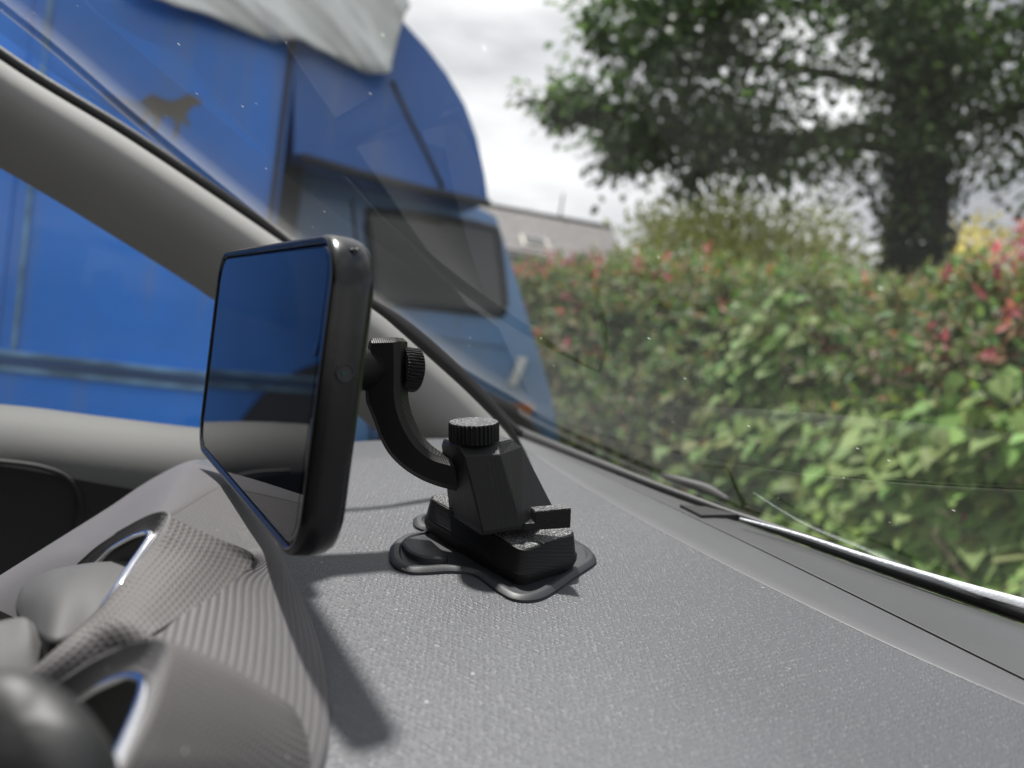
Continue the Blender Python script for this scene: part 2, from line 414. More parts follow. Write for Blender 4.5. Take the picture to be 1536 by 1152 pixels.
# windscreen: the base curve carried up and back along the pillar
corner = base[0]
PD = (D(0, 72, .40) - D(768, 640, .525))
wrows = []
gp = np.array([tuple(p) for p in base]); gd = np.concatenate([[0], np.cumsum(np.linalg.norm(np.diff(gp, axis=0), axis=1))])
gx, gy = np.polyfit(gd[:-1], gp[:-1, 0], 2), np.polyfit(gd[:-1], gp[:-1, 1], 2); gz = np.polyfit(gd, gp[:, 2], 1)
gb = [Vector((float(np.polyval(gx, q)), float(np.polyval(gy, q)), float(np.polyval(gz, q)) + .003)) + CF * .005 for q in np.linspace(-.03, gd[-1] + .05, 70)]
for k in range(15):
    tt = -.06 + 2.3 * k / 14
    wrows.append([p + PD * tt + (p - corner) * (.06 * tt)  for p in gb])
ws = grid('windscreen', wrows, M['wind'], car)
# black seal and the bright glass edge along its foot
bp = [(768, 641), (830, 668), (900, 692), (1000, 725), (1120, 771), (1300, 841), (1425, 877), (1536, 913), (1640, 946)]
br = [.0060, .0050, .0042, .0034, .0022, .0018, .0026, .0033, .0036]
bl = [onz(p) for p in fit([(x, y + 6) for x, y in bp], 3, 60)]; brr = [float(np.interp(i / 59 * 8, range(9), br)) for i in range(60)]
tube('windscreen_seal', bl, brr, M['black'], car, 10, 1.0)
eg = [DASH(x, y + 14, .004) for x, y in ((1110, 764), (1200, 789), (1300, 822), (1425, 860), (1536, 891), (1640, 921))]
tube('glass_edge', cr(eg, 40), [.0005 + .0015 * i / 39 for i in range(40)], M['edge'], ws, 10)
# wiper lying outside against the glass
tube('wiper', cr([D(990, 712, .47), D(1020, 722, .46), D(1060, 733, .45), D(1095, 750, .43)], 12), [.001, .002, .0025, .003, .003, .003, .003, .003, .0025, .002, .0015, .001], M['black'], car, 8)

def dep(px): return 1 / (2.5 - .00077 * px)
# A-pillar trim
Up = [(-300, -135), (0, 88), (200, 212), (420, 360), (560, 458), (690, 566), (760, 640), (800, 672)]
Lo = [(-300, 85), (0, 248), (160, 344), (320, 446), (450, 545), (560, 640), (640, 700), (700, 720)]
rows = [[], [], [], [], [], [], []]
U = crk([D(x, y, dep(x)) for x, y in Up], 8); Lc = crk([D(x, y, dep(x) + .012) for x, y in Lo], 8)
nrm = (-CB * .9 + Z * .35 - CF * .1).normalized()
for a, b_ in zip(U, Lc):
    for k, (u, h) in enumerate(((-.02, -.012), (0, 0), (.12, .009), (.35, .019), (.62, .02), (.85, .010), (1, -.004))):
        rows[k].append(a.lerp(b_, u) + nrm * h)
grid('pillar_trim', [cr([rows[k][i] for k in range(7)], 16) for i in range(len(U))], M['pillar'], car)
tube('pillar_seal', [p - nrm * .002 + Z * .0035 for p in U], .0034, M['black'], car, 8)
# driver's window and door
bel = [(-300, 588), (0, 606), (150, 624), (300, 642), (420, 654), (560, 672), (640, 680)]
prof = [(6, .02, .0), (0, .0, .0), (5, -.012, 0), (22, -.024, 0), (55, -.034, 0), (95, -.038, 0), (140, -.034, 0), (230, -.03, 0), (420, -.03, 0)]
rows = [cr([D(x, y + dy, dep(x) + .045 + dd) for dy, dd, _ in prof], 30) for x, y in bel]
rows = [[c for c in crk([rows[j][i] for j in range(len(bel))], 5)] for i in range(30)]
door = grid('door_panel', rows[:13], M['door'], car); fixn(grid('door_card', rows[12:], M['lining2'], door))
tube('door_handle', cr([D(-20, 690, .40), D(60, 700, .41), D(105, 720, .42), D(120, 760, .425), D(110, 820, .43)], 20), .0022, M['lining2'], door, 10, .6)
tube('lock_pin', cr([D(268, 681, .475), D(282, 686, .475), D(294, 690, .475)], 5), [.0018, .0024, .0024, .0022, .0014], M['chrome'], door, 10)
wg = [D(-300, 600, dep(-300) + .03), D(0, 618, dep(0) + .05), D(420, 662, dep(420) + .05), D(640, 690, dep(640) + .05)]
wt = [D(-300, -120, dep(-300) + .03), D(0, 150, dep(0) + .05), D(420, 430, dep(420) + .05), D(640, 640, dep(640) + .05)]
grid('side_window', [crk(wg, 4), crk(wt, 4)], M['side'], car)
# unseen cabin added to keep the phone's side dark: roof lining, rear wall, passenger side, down to the footwell
def cp(f, l, z): return CF * f + CB * l + Vector((0, 0, CAM.z + z))
top = .36
rl = [cp(-.38, .55, top - .04), cp(-.38, .2, top), cp(-.38, -.35, top), cp(-.38, -.95, top - .05)]
rr = [cp(-1.5, .5, top), cp(-1.5, .2, top + .03), cp(-1.5, -.35, top + .03), cp(-1.5, -.95, top)]
rb = [cp(-1.6, .55, -1.0), cp(-1.6, .2, -1.0), cp(-1.6, -.35, -1.0), cp(-1.6, -.95, -1.0)]
solid(grid('unseen_roof_lining', [crk(rl, 4), crk(rr, 4), crk(rb, 4)], M['lining'], car), .02, 1)
solid(grid('unseen_passenger_door', [[cp(.3, -.98, -.08), cp(-1.6, -.98, -.05)], [cp(.3, -.95, -.9), cp(-1.6, -.98, -1.0)]], M['lining'], car, smooth=False), .03, 0)
# unseen front seat back, added with the shell behind the camera
st = [[cp(-.85, .05, -.55), cp(-.87, -.25, -.55), cp(-.85, -.55, -.55)], [cp(-1.0, .05, -.2), cp(-1.02, -.25, -.2), cp(-1.0, -.55, -.2)], [cp(-1.08, .0, .12), cp(-1.1, -.25, .14), cp(-1.08, -.5, .12)]]
solid(grid('unseen_seat_back', [crk(r, 4) for r in st], M['lining'], car), .1, 1)

# ------------------------------------------------------------------ instrument hood
hood = mesh('instrument_hood', [D(300, 880, .24), D(301, 880, .24), D(300, 881, .24)], [(0, 1, 2)], M['dark'], car)   # replaced below
bpy.data.objects.remove(hood)
def C(pts, n=8): return crk([D(*p) for p in pts], n)
def dz(pts, v): return [p + v for p in pts]
# ribbed sheet, from the dashboard edge to the foot of the two gauge cowls
r_px = [(360, 722), (378, 750), (398, 785), (425, 836), (447, 880), (465, 925), (480, 973), (488, 1020), (491, 1065), (487, 1112), (474, 1160), (450, 1220)]
l_px = [(256, 776, .195), (300, 796, .1964), (340, 813, .1978), (378, 830, .199), (376, 848, .1976), (356, 867, .1915), (322, 893, .182), (270, 924, .171), (222, 955, .162), (260, 1030, .148), (330, 1100, .138), (380, 1190, .128)]
rC = crk([DASH(*p, .0025) for p in r_px], 8); lC = C(l_px)
mid = [(a.lerp(b_, .5) + Z * .0015) for a, b_ in zip(rC, lC)]
rows = []
for a, m_, b_ in zip(rC, mid, lC):
    out_ = (a - b_); out_.z = 0; out_.normalize()
    pts = cr([a, a.lerp(m_, .5) + Z * .0006, m_, b_], 26)
    rows.append([a + out_ * .0004 - Z * .006, a + out_ * .0006 - Z * .0012] + pts)
hood = fixn(grid('instrument_hood', rows, M['rib'], car))
# smooth-lit back of the hood behind the far cowl
s_px = [(360, 722, .305), (340, 703, .36), (292, 690, .39), (232, 716, .375), (160, 763, .34), (80, 813, .30), (0, 863, .26), (-80, 915, .245)]
i_px = [(256, 776, .195), (250, 768, .197), (232, 770, .199), (211, 779, .202), (172, 803, .206), (143, 822, .210), (118, 844, .213), (30, 930, .218)]
sC = C(s_px); iC = C(i_px)
rC0 = DASH(360, 722, .0025); sC = [p + (rC0 - sC[0]) * max(0, 1 - i / 12) for i, p in enumerate(sC)]
first = list(rows[0][2:]); first = cr(first, 20); rows = []
for i, (s, q) in enumerate(zip(sC, iC)):
    k = min(1, i / 14); own = cr([s, s.lerp(q, .5) + Z * .003, q], 20)
    rows.append([s + Vector((-.01, .02, -.06)), s + Vector((-.003, .006, -.006))] + [f_.lerp(o_, k) if i < 14 and i else (f_ if not i else o_) for f_, o_ in zip(first, own)])
fixn(grid('hood_back', rows, M['rib'], hood, uv=[(0, 0)] * (len(rows) * len(rows[0]))))
# far gauge cowl
O1 = [(-60, 1100, .132), (0, 1045, .142), (54, 1003, .150), (107, 955, .159), (143, 922, .1655), (172, 890, .172), (200, 858, .178), (229, 826, .1855), (247, 797, .191), (256, 776, .195), (250, 768, .197), (232, 770, .199), (211, 779, .202), (172, 803, .206), (143, 822, .210), (118, 844, .213), (80, 880, .216)]
C1 = [(-50, 1118, .136), (5, 1060, .146), (58, 1018, .154), (108, 969, .163), (140, 936, .169), (160, 908, .175), (178, 882, .181), (198, 850, .187), (216, 824, .192), (228, 805, .196), (226, 799, .198), (214, 801, .200), (200, 806, .202), (172, 822, .206), (150, 842, .210), (128, 862, .213), (95, 895, .216)]
I1 = [tuple((p * .5 + q * .5) for p, q in zip(u_, v_)) for u_, v_ in zip(O1, C1)]
f1 = [(-30, 1150, .136), (40, 1085, .146), (100, 1030, .154), (165, 990, .160), (222, 955, .162), (270, 924, .171), (322, 893, .182), (356, 867, .1915), (376, 848, .1976), (378, 830, .199)]
def cowl(Op, Ip, Cp, facet_crest, facet_out, into, ringr, name_end=False, name='gauge_cowl'):
    O, I, Cc = C(Op), C(Ip), C(Cp)
    fc, fo = C(facet_crest), C(facet_out)
    rows = []
    for i, (a, b_) in enumerate(zip(fc, fo)):
        e_ = min(1, (len(fc) - 1 - i) / 10) if name_end else 1
        m_ = a.lerp(b_, .5) + Z * (.0012 * e_)
        rows.append(cr([a, a.lerp(m_, .12) + Z * (.0002 * e_), m_, b_], 24))
    o = fixn(grid(name, rows, M['dia'], car))
    fixn(grid('rim', [cr([O[i], (O[i].lerp(I[i], .35)) + Z * .0012, I[i], I[i].lerp(Cc[i], .6) - Z * .001, Cc[i]], 12) for i in range(len(O))], M['dia'], o))
    deep = [p + into for p in Cc]
    cen = sum(deep, Vector()) / len(deep)
    fixn(grid('gauge_well', [[Cc[i] - Z * .0006, Cc[i].lerp(deep[i], .5).lerp(cen, .1), deep[i].lerp(cen, .25), cen] for i in range(len(Cc))], M['dark'], o))
    tube('chrome_ring', Cc, ringr, M['chrome'], o, 10, .7)
    return o
INTO = (CF * .012 - Z * .05)
fcrest1 = O1[:10]
cowl(O1, I1, C1, fcrest1, f1, INTO, .0013, True)
O2 = [(150, 1225, .094), (193, 1152, .100), (229, 1083, .108), (250, 1019, .115), (256, 978, .1215), (247, 961, .1255), (225, 962, .129), (190, 970, .133), (140, 992, .137), (80, 1030, .141), (20, 1072, .144)]
I2 = [(140, 1235, .095), (181, 1157, .101), (217, 1090, .109), (237, 1030, .117), (241, 994, .1235), (230, 984, .127), (205, 984, .131), (168, 996, .135), (122, 1022, .139), (70, 1058, .142), (20, 1095, .144)]
C2 = [(130, 1245, .098), (163, 1172, .104), (193, 1107, .112), (215, 1052, .120), (219, 1024, .125), (208, 1015, .128), (186, 1016, .131), (155, 1028, .134), (120, 1050, .138), (88, 1074, .141), (50, 1102, .143)]
fcrest2 = [(249, 961, .1255), (256, 977, .1215), (252, 1010, .1165), (240, 1055, .111), (218, 1108, .105), (193, 1152, .100), (150, 1225, .094)]
f2 = [(437, 1058, .144), (450, 1078, .1445), (459, 1100, .1445), (464, 1125, .1435), (465, 1150, .142), (462, 1180, .140), (440, 1240, .134)]
cowl(O2, I2, C2, fcrest2, f2, CF * .012 - Z * .045, .0013)

def dome(name, outl, d, h, hv, mat, parent, lip=.003, sub=None):
    o0 = [D(x, y, d + q) for x, y, q in outl]; o0 = cr(o0 + [o0[0]], 49)[:-1]
    cen = sum(o0, Vector()) / len(o0); loops = []
    loops.append([p - hv * lip + (cen - p) * .05 for p in o0])
    for k in range(9):
        a = k / 8 * math.pi / 2; s = math.cos(a) ** .75 * .985 + .015 if k < 8 else .015
        loops.append([cen + (p - cen) * s + hv * (h * math.sin(a)) for p in o0])
    ob = stack(name, loops, mat, parent)
    if sub: stack(sub, [[p - hv * (lip + .008) + (cen - p) * .16 for p in o0], [p - hv * (lip - .0005) + (cen - p) * .02 for p in o0], [p - hv * (lip - .0015) + (cen - p) * -.004 for p in o0]], M['black'], ob)
    return ob
hv = (Z * .85 - fw * .45 + rt * .1).normalized()
def cap(name, back, front, mat, sub):
    B = crk([D(*p) for p in back], 8); Fr = crk([D(*p) for p in front], 8); rows = []
    for q, r in zip(B, Fr):
        w_ = (q - r).length; m_ = q.lerp(r, .5) + hv * (.06 * w_)
        rows.append([q - hv * .006, q - hv * .0008] + cr([q, m_, r], 14) + [r - hv * .0006 + (q - r) * .01, r - hv * .0016 + (q - r) * .05])
    o = fixn(grid(name, rows, mat, car))
    fixn(grid(sub, [[r - hv * .0014 + (q - r) * .03, r - hv * .0030 + (q - r) * .0, r - hv * .006 + (q - r) * .12, q - hv * .012] for q, r in zip(B, Fr)], M['black'], o))
cap('indicator_stalk', [(24, 902, .196), (36, 878, .200), (72, 857, .203), (110, 848, .204), (150, 843, .204), (200, 842, .203), (232, 848, .202)],
    [(23, 908, .194), (34, 932, .186), (60, 955, .174), (82, 966, .169), (132, 950, .176), (170, 915, .184), (232, 862, .198)], M['cover'], 'stalk_underside')
cap('wiper_stalk', [(-60, 955, .165), (-20, 938, .167), (10, 929, .169), (36, 926, .170), (50, 934, .170)],
    [(-60, 1070, .150), (-20, 1055, .152), (20, 1040, .155), (52, 1010, .160), (62, 965, .167)], M['cover'], 'stalk_underside')
dome('column_cover', [(-90, 1120, 0), (-60, 1062, .003), (0, 1040, .005), (60, 1046, .006), (120, 1078, .006), (160, 1120, .004), (180, 1180, .0), (120, 1290, -.006), (-60, 1290, -.006)], .098, .012, hv, M['black'], car)

# ================================================================== PHONE
ex = Vector((.5137, -.858, 0)).normalized(); ez = Vector((.858, .5137, 0)).normalized(); ey = -Z
pc = CAM + Vector((-.0842, .2456, -.0200)); PW, PH = .155, .081
phone = thing('smartphone', 'black phone in a scuffed black case, held sideways by the printed dashboard mount', 'smartphone', pc + Vector((0, 0, -PH / 2)))
def pp(x, y, z): return pc + ex * x + ey * y + ez * z
def ploop(ins, z, r=.0135): return [pp(x, y, z) for x, y in rrect(PW - 2 * ins, PH - 2 * ins, max(r - ins, .001), 8)]
case = stack('case', [ploop(.0030, .0022), ploop(.0026, .0006), ploop(.0020, -.0001), ploop(.0012, -.0002), ploop(.0005, .0005), ploop(.0001, .0018), ploop(0, .0038), ploop(0, .0068), ploop(.0005, .0088), ploop(.0016, .0104), ploop(.0038, .0115)], M['case'], phone, cap0=False)
scr = stack('screen', [ploop(.0029, .0016), ploop(.0030, .0009), ploop(.0036, .0006)], M['screen'], phone, cap0=False, smooth=False)
stack('display', [[pp(x - .0008, y, .00055) for x, y in rrect(PW - .0118, PH - .0100, .006, 6)], [pp(x - .0008, y, .0005) for x, y in rrect(PW - .0118, PH - .0100, .006, 6)]], M['disp'], scr, cap0=False, smooth=False)
def disc(name, c, nv, r, h, mat, parent, seg=24, prof=((1, 0), (1, .7), (.93, 1))):
    a = nv.orthogonal().normalized(); b_ = nv.cross(a)
    return sharp(stack(name, [[c + a * (r * k * math.cos(2 * math.pi * i / seg)) + b_ * (r * k * math.sin(2 * math.pi * i / seg)) + nv * (h * q) for i in range(seg)] for k, q in prof], mat, parent))
disc('front_camera', pp(PW / 2 - .0085, -.012, .0005), -ez, .0019, .0001, M['screen'], scr)
stack('earpiece', [[pp(PW / 2 - .0046 + x, .010 + y, z) for x, y in rrect(.0012, .011, .0005, 4)] for z in (.0008, .00045)], M['case'], scr, cap0=False)
# headphone hole on the case side: its shade and teal glint are painted discs
hc = pp(PW / 2, -.0075, .0056)
ringp = [hc + ey * (.0021 * math.cos(a)) + ez * (.0021 * math.sin(a)) + ex * -.0001 for a in [2 * math.pi * i / 24 for i in range(25)]]
tube('jack_hole', ringp, .00038, M['case'], case, 8, cap=False)
disc('jack_hole_shade', hc + ex * -.0002, ex, .0019, .0003, M['dark'], case, prof=((1, 0), (1, 1)))
disc('jack_glint', hc + ex * .0001 - ez * .0004, ex, .0006, .0003, M['teal'], case, prof=((1, 0), (.7, 1)))
nick = pp(PW / 2 - .0040, -PH / 2 + .0040, .0055)
for k in range(4):
    a = ex * random.uniform(-1, 1) + ez * random.uniform(-1, 1); q = nick + ex * random.uniform(-.001, .001) + ez * random.uniform(-.0008, .0008) + ey * random.uniform(-.0003, .0006) + Z * .0003
    tube('scuff', [q - a * .0008, q + Z * .0002, q + a * .0009], [.0001, .0003, .0001], M['dark'], case, 6)

# ================================================================== MOUNT
mount = thing('phone_mount', 'black 3D-printed phone mount with knurled knobs and curved arm, stuck on the dashboard', 'phone mount', DASH(760, 850))
z5 = lambda x, y: (560 + x / 2.619, 480 + y / 2.619)
pad_z = [(60, 930), (68, 897), (103, 866), (150, 852), (192, 850), (206, 838), (170, 824), (154, 806), (160, 786), (190, 777), (240, 772), (420, 765), (600, 790), (740, 850), (812, 892), (855, 918), (875, 948), (866, 968), (800, 1012), (720, 1070), (660, 1103), (600, 1113), (545, 1106), (498, 1082), (450, 1046), (408, 1014), (370, 1001), (300, 996), (220, 1001), (150, 1002), (95, 986), (66, 958)]
po = [DASH(*z5(x, y)) for x, y in pad_z]; po = cr(po + [po[0]], 161)[:-1]
def smoothloop(P, it=3):
    for _ in range(it): P = [(P[i - 1] + P[i] * 2 + P[(i + 1) % len(P)]) / 4 for i in range(len(P))]
    return P
po = smoothloop(po, 1)
loops = [po, dz(po, Z * .0009), dz(offset(po, .0003), Z * .0012), dz(smoothloop(offset(po, .0013), 2), Z * .0021), dz(smoothloop(offset(po, .0016), 2), Z * .0022), dz(smoothloop(offset(po, .0030), 4), Z * .0022)]
lo2 = smoothloop(offset(loops[-1], .0006), 5); loops += [dz(lo2, -Z * .0006)]
base_pad = sharp(stack('base_pad', loops, M['padrub'], mount), 28)
lv = [DASH(*z5(x, y), .0026) for x, y in ((112, 884), (130, 868), (180, 858), (216, 868), (255, 900), (292, 934), (276, 944), (220, 942), (175, 934), (135, 914))]
lv = (lambda q: q)(cr(lv + [lv[0]], 49)[:-1])
sharp(stack('lock_lever', [dz(lv, -Z * .0018), dz(lv, Z * .0004), dz(offset(lv, .0006), Z * .0010), dz(offset(lv, .0009), Z * .0011)], M['padrub'], mount), 28)
# sloping block
e1 = Vector((-.69, .724, .10)).normalized(); e2 = Vector((.724, .69, .165)).normalized(); eu = e2.cross(e1).normalized()
eu = eu if eu.z > 0 else -eu
A = CAM + Vector((.0111, .2368, -.0762)); LB, WB = .053, .0275
def bloop(ins, h, r=.0035):
    P = rrect(LB - 2 * ins, WB - 2 * ins, max(.001, r - ins * .3), 5)
    return [A + e1 * (LB / 2 + x) + e2 * (WB / 2 + y) + eu * h for x, y in P]
block = sharp(stack('base_block', [bloop(.0004, .0002), bloop(-.0004, .0032), bloop(-.0004, .0050), bloop(.0001, .0056), bloop(.0011, .0124), bloop(.0016, .0127)], M['lay'], mount, cap1=False), 40)
stack('block_top', [bloop(.0016, .0125), bloop(.0017, .01275)], M['spark'], block, cap0=False, smooth=False)
# clamp body
def V3(x, y, d): return D(x, y, d)
bt = [V3(724, 797, .243), V3(783, 788, .245), V3(831, 763, .268), None, None, V3(674, 766, .268)]
ut = [V3(696, 684, .247), V3(751, 682, .249), V3(784, 671, .268), None, None, V3(662, 668, .266)]
tt_ = [V3(685, 667, .251), V3(746, 665, .253), V3(768, 660, .267), None, None, V3(665, 659, .266)]
for q in (bt, ut, tt_):
    q[3] = q[2] + (q[5] - q[0]) * .75; q[4] = q[5] + (q[2] - q[1]) * .75
body = stack('clamp_body', [dz(bt, -Z * .0015), bt, ut, tt_], M['wall'], mount, smooth=False); bevel(body, .0004, 2)
stack('clamp_top', [[p * .98 + sum((x for x in tt_), Vector()) / 6 * .02 + Z * .0001 for p in tt_], [p * .97 + sum((x for x in tt_), Vector()) / 6 * .03 + Z * .0003 for p in tt_]], M['padrub'], body, cap0=False, smooth=False)
# latch plate with its raised tab
la = [D(*p, .247) for p in ((722, 800), (856, 792), (857, 764), (803, 769), (802, 784), (747, 788), (722, 790))]
latch = bevel(prism('latch', la, Vector((-.25, .97, 0)) * .006, M['lay'], mount), .0003)
ltop = [D(803.5, 768.6, .2471), D(856.5, 763.6, .2471)]; lv_ = Vector((-.25, .97, 0)) * .0058
prism('latch_top', [ltop[0], ltop[1], ltop[1] + lv_, ltop[0] + lv_], Z * .00035, M['spark'], latch)
def knob(c, ax, r, h, n, parent, top):
    a = ax.orthogonal().normalized(); b_ = ax.cross(a); seg = n * 4
    def lp(k, q, kn): return [c + (a * math.cos(2 * math.pi * i / seg) + b_ * math.sin(2 * math.pi * i / seg)) * (r * k * (1 - (kn if i % 4 >= 2 else 0))) + ax * (h * q) for i in range(seg)]
    o = sharp(stack('knob', [lp(.94, 0, .02), lp(1, .07, .075), lp(1, .93, .075), lp(.965, 1, .02)], M['lay'], parent, cap1=False), 25)
    stack('knob_face', [lp(.965, .995, .02), lp(.955, 1.02, .02)], top, o, cap0=False, smooth=False); return o
kax = (up * math.cos(R(8)) - fw * math.sin(R(8))).normalized()
kc = D(711, 662, .2575)
disc('washer', kc - kax * .0012, kax, .0060, .0014, M['lay'], mount)
knob(kc, kax, .0085, .0066, 34, mount, M['spark'])
# swan-neck arm: outline in a slanted upright plane, 9 mm thick, edges chamfered
arm_o = [(553, 514), (558, 507), (593, 506), (600, 512), (601, 545), (601, 591), (606, 619), (616, 643), (630, 664), (648, 679), (665, 686), (700, 694), (700, 738), (688, 737), (659, 730), (631, 719), (603, 701), (582, 679), (569, 655), (562, 635), (556, 620), (549, 603), (546, 560)]
an = -(CF * -.25 + Vector((0, -1, 0))).normalized()
a0 = D(600, 620, .262)
arm_o = [(p.x, p.y) for p in [Vector((*q, 0)) for q in arm_o[:4]] + cr([(*q, 0) for q in arm_o[4:12]], 22) + [Vector((*arm_o[12], 0))] + cr([(*q, 0) for q in arm_o[13:22]], 26) + [Vector((*arm_o[22], 0))]]
ao = [PLN(x, y, a0, an) for x, y in arm_o]; core = sum(ao, Vector()) / len(ao)
def inset_along(P, d):
    n = len(P); res = []
    for i in range(n):
        tv = P[(i + 1) % n] - P[i - 1]; q = an.cross(tv).normalized(); res.append(P[i] + q * d)
    return res
test = inset_along(ao, .001)
def area(P): return sum(((P[i] - core).cross(P[(i + 1) % len(P)] - core)).dot(an) for i in range(len(P)))
sg = 1 if abs(area(test)) < abs(area(ao)) else -1
arm = stack('arm', [dz(inset_along(ao, sg * .0018), -an * .0018), dz(inset_along(ao, sg * .0004), -an * .0003), ao, dz(ao, an * .0075), dz(inset_along(ao, sg * .001), an * .0085)], M['fill'], mount, smooth=False)
sharp(arm, 30)
knob(D(600.5, 553, .268), ez, .0078, .0060, 40, mount, M['lay'])
pb = pp(0, -.0015, .0115)
disc('magnet_plate', pb, ez, .019, .0035, M['lay'], mount, 40)
tube('neck', [pb + ez * .0030, pb + ez * .012, D(575, 553, .268)], [.011, .008, .0072], M['fill'], mount, 20)

# ================================================================== CABLE
ct = [(430, 380), (500, 412), (560, 449), (600, 473), (640, 504), (690, 549), (735, 597), (765, 637), (785, 671), (797, 698), (803, 720)]
cb = [(430, 392), (500, 424), (562, 465), (600, 497), (640, 533), (690, 578), (730, 617), (759, 647), (781, 677), (794, 700), (800, 720)]
dend = project(DASH(801, 716))[2]
dd = [.31 + (dend - .31) * i / 10 for i in range(11)]
cT = crk([D(x, y, q) for (x, y), q in zip(ct, dd)], 6); cB = crk([D(x, y, q + .002) for (x, y), q in zip(cb, dd)], 6)
cab = grid('flat_cable', [[a, a.lerp(b_, .5) - fw * .0006, b_] for a, b_ in zip(cT, cB)], M['cable'], None)
solid(cab, .0012, 0); cab['label'] = 'flat black cable arching down from behind the phone to the dashboard'; cab['category'] = 'cable'

# ================================================================== VAN
VF = Vector((.94, .342, 0)).normalized(); VN = Vector((-VF.y, VF.x, 0))     # along the van towards its nose; across, away from us
V0 = D(600, 300, 3.5)
def VP(px, py, q=0.0): return PLN(px, py, V0 + VN * q, VN)
def vs(p): return (p - V0).dot(VF)
def paint(name, col, rough=.32):
    m, t, b = nodes(name); co = obco(t)
    a = noise(t, co, 1.3, 5, .6); st = nd(t, 'ShaderNodeMapping'); st.inputs['Scale'].default_value = (7, 7, .7); t.links.new(co, st.inputs[0]); c = noise(t, st.outputs[0], 1.0, 5)
    base = mixc(t, sm(t, a, .3, .75), tuple(x * .85 for x in col), tuple(x * 1.15 for x in col))
    base = mixc(t, sm(t, c, .5, .8, 0, .4), base, (.16, .20, .26))
    t.links.new(base, b.inputs['Base Color']); b.inputs['Roughness'].default_value = rough; b.inputs['Coat Weight'].default_value = .25
    bump(t, b, noise(t, co, 3, 3), .006); return m
M['blue'] = paint('blue_paint', (.018, .19, .70)); M['noseblue_shaded'] = paint('nose_paint_shaded', (.012, .105, .39)); M['cabblue_hazed'] = paint('cab_paint_hazed', (.12, .27, .52), .3)  # nose: shade put into the blue; cab: windscreen haze and dirt put in
M['railblue'] = simple('rail_paint', (.015, .06, .17), .5, 0, .3, 3); M['vdark'] = simple('van_trim', (.02, .025, .035), .6, 0, .2, 3); M['vglass'] = simple('van_glass', (.025, .028, .028), .06, 0, .3, 2)
M['sheet'] = simple('white_sheet', (.72, .74, .73), .6, 0, .04, 4, 7, .003, .3)
M['brown'] = simple('brown_transfer', (.13, .12, .10), .6, 0, .3, 6); M['lightrail'] = simple('worn_rail', (.13, .25, .38), .4, .2, .45, 6)
M['rubber'] = simple('tyre_rubber', (.015, .015, .015), .8, 0, .2, 8); M['orange'] = simple('marker_lens', (.7, .2, .03), .25, 0, .1, 5); M['steel'] = simple('wheel_steel', (.25, .25, .25), .45, .6, .2, 5)
sf = vs(VP(437, 150)); sr = -6.2
van = thing('horse_lorry', 'blue horse lorry with an overhanging nose above its cab, parked beside the car', 'lorry', V0 + VF * (sf - 2) - Z * V0.z)
zt = VP(300, -60).z; zb = CAM.z - .72
def vq(s, q, z): return V0 + VF * s + VN * q + Vector((0, 0, z - V0.z))
# body box with a rounded roof edge
prof = [(.02, zb), (0, zb + .03), (0, zt - .25), (.06, zt - .08), (.2, zt), (1.1, zt + .05), (2.0, zt), (2.2, zt - .25), (2.2, zb)]
bodyv = stack('body', [[vq(s, q, z) for q, z in prof] for s in (sr, sf)], M['blue'], van, smooth=False); bevel(bodyv, .03, 2)
# nose over the cab
n_px = [(437, -70), (520, -55), (575, -10), (607, 32), (640, 68), (672, 110), (700, 158), (718, 208), (730, 262), (735, 303), (640, 283), (540, 258), (450, 233), (437, 233)]
npz = [VP(x, y) for x, y in n_px]
nl = []
ncen = sum(npz, Vector()) / len(npz)
for q, k in ((.10, .955), (.03, .985), (0, 1.0)):
    nl.append([ncen + (p - ncen) * k + VN * q for p in npz])
nl = nl[::-1]; nl = [[p + VN * 0 for p in l] for l in nl]
nl += [[p + VN * 2.1 for p in npz], [ncen + (p - ncen) * .955 + VN * 2.2 for p in npz]]
nose = stack('nose', [[ncen + (p - ncen) * .955 for p in npz] if False else [ncen + (p - ncen) * .975 - VN * 0 for p in npz], [p + VN * .05 for p in npz]] + nl[3:], M['noseblue_shaded'], van); sharp(nose, 30)
box('seam_strip', VP(437, 75) - VN * .004, VF, VN, Z, .022, .03, 1.75, M['vdark'], van)
sp_ = [VP(x, y) for x, y in ((588, 122), (612, 175), (640, 230), (664, 282))]
tube('panel_seam', [p - VN * .002 for p in sp_], .011, M['vdark'], nose, 6)
tube('gutter', [p - VN * .004 for p in (VP(452, 236), VP(540, 261), VP(640, 286), VP(734, 306))], .02, M['vdark'], nose, 8)
# cab
CQ = .45
c_px = [(437, 240), (560, 262), (700, 300), (744, 322), (756, 358), (776, 420), (800, 500), (818, 560), (832, 610), (842, 680), (846, 900), (437, 860)]
cpz = [VP(x, y, CQ) for x, y in c_px]; ccen = sum(cpz, Vector()) / len(cpz)
cab_ = stack('cab', [[ccen + (p - ccen) * .985 for p in cpz], [p + VN * .06 for p in cpz], [p + VN * 1.75 for p in cpz], [ccen + (p - ccen) * .97 + VN * 1.85 for p in cpz]], M['cabblue_hazed'], van); sharp(cab_, 30)
w_px = [(556, 316), (650, 326), (735, 341), (746, 350), (758, 455), (755, 468), (746, 471), (660, 462), (575, 452), (566, 444), (551, 330)]
wp = [VP(x, y, CQ - .012) for x, y in w_px]; wc = cr(wp + [wp[0]], 60)[:-1]; wcen = sum(wc, Vector()) / len(wc)
win = tube('window', wc + [wc[0]], .02, M['vdark'], cab_, 8, cap=False)
stack('pane', [[wcen + (p - wcen) * .99 for p in wc], [wcen + (p - wcen) * .99 + VN * .01 for p in wc]], M['vglass'], win, cap1=False, smooth=False)
dl = [VP(x, y, CQ - .002) for x, y in ((528, 300), (540, 420), (552, 560), (562, 760))]
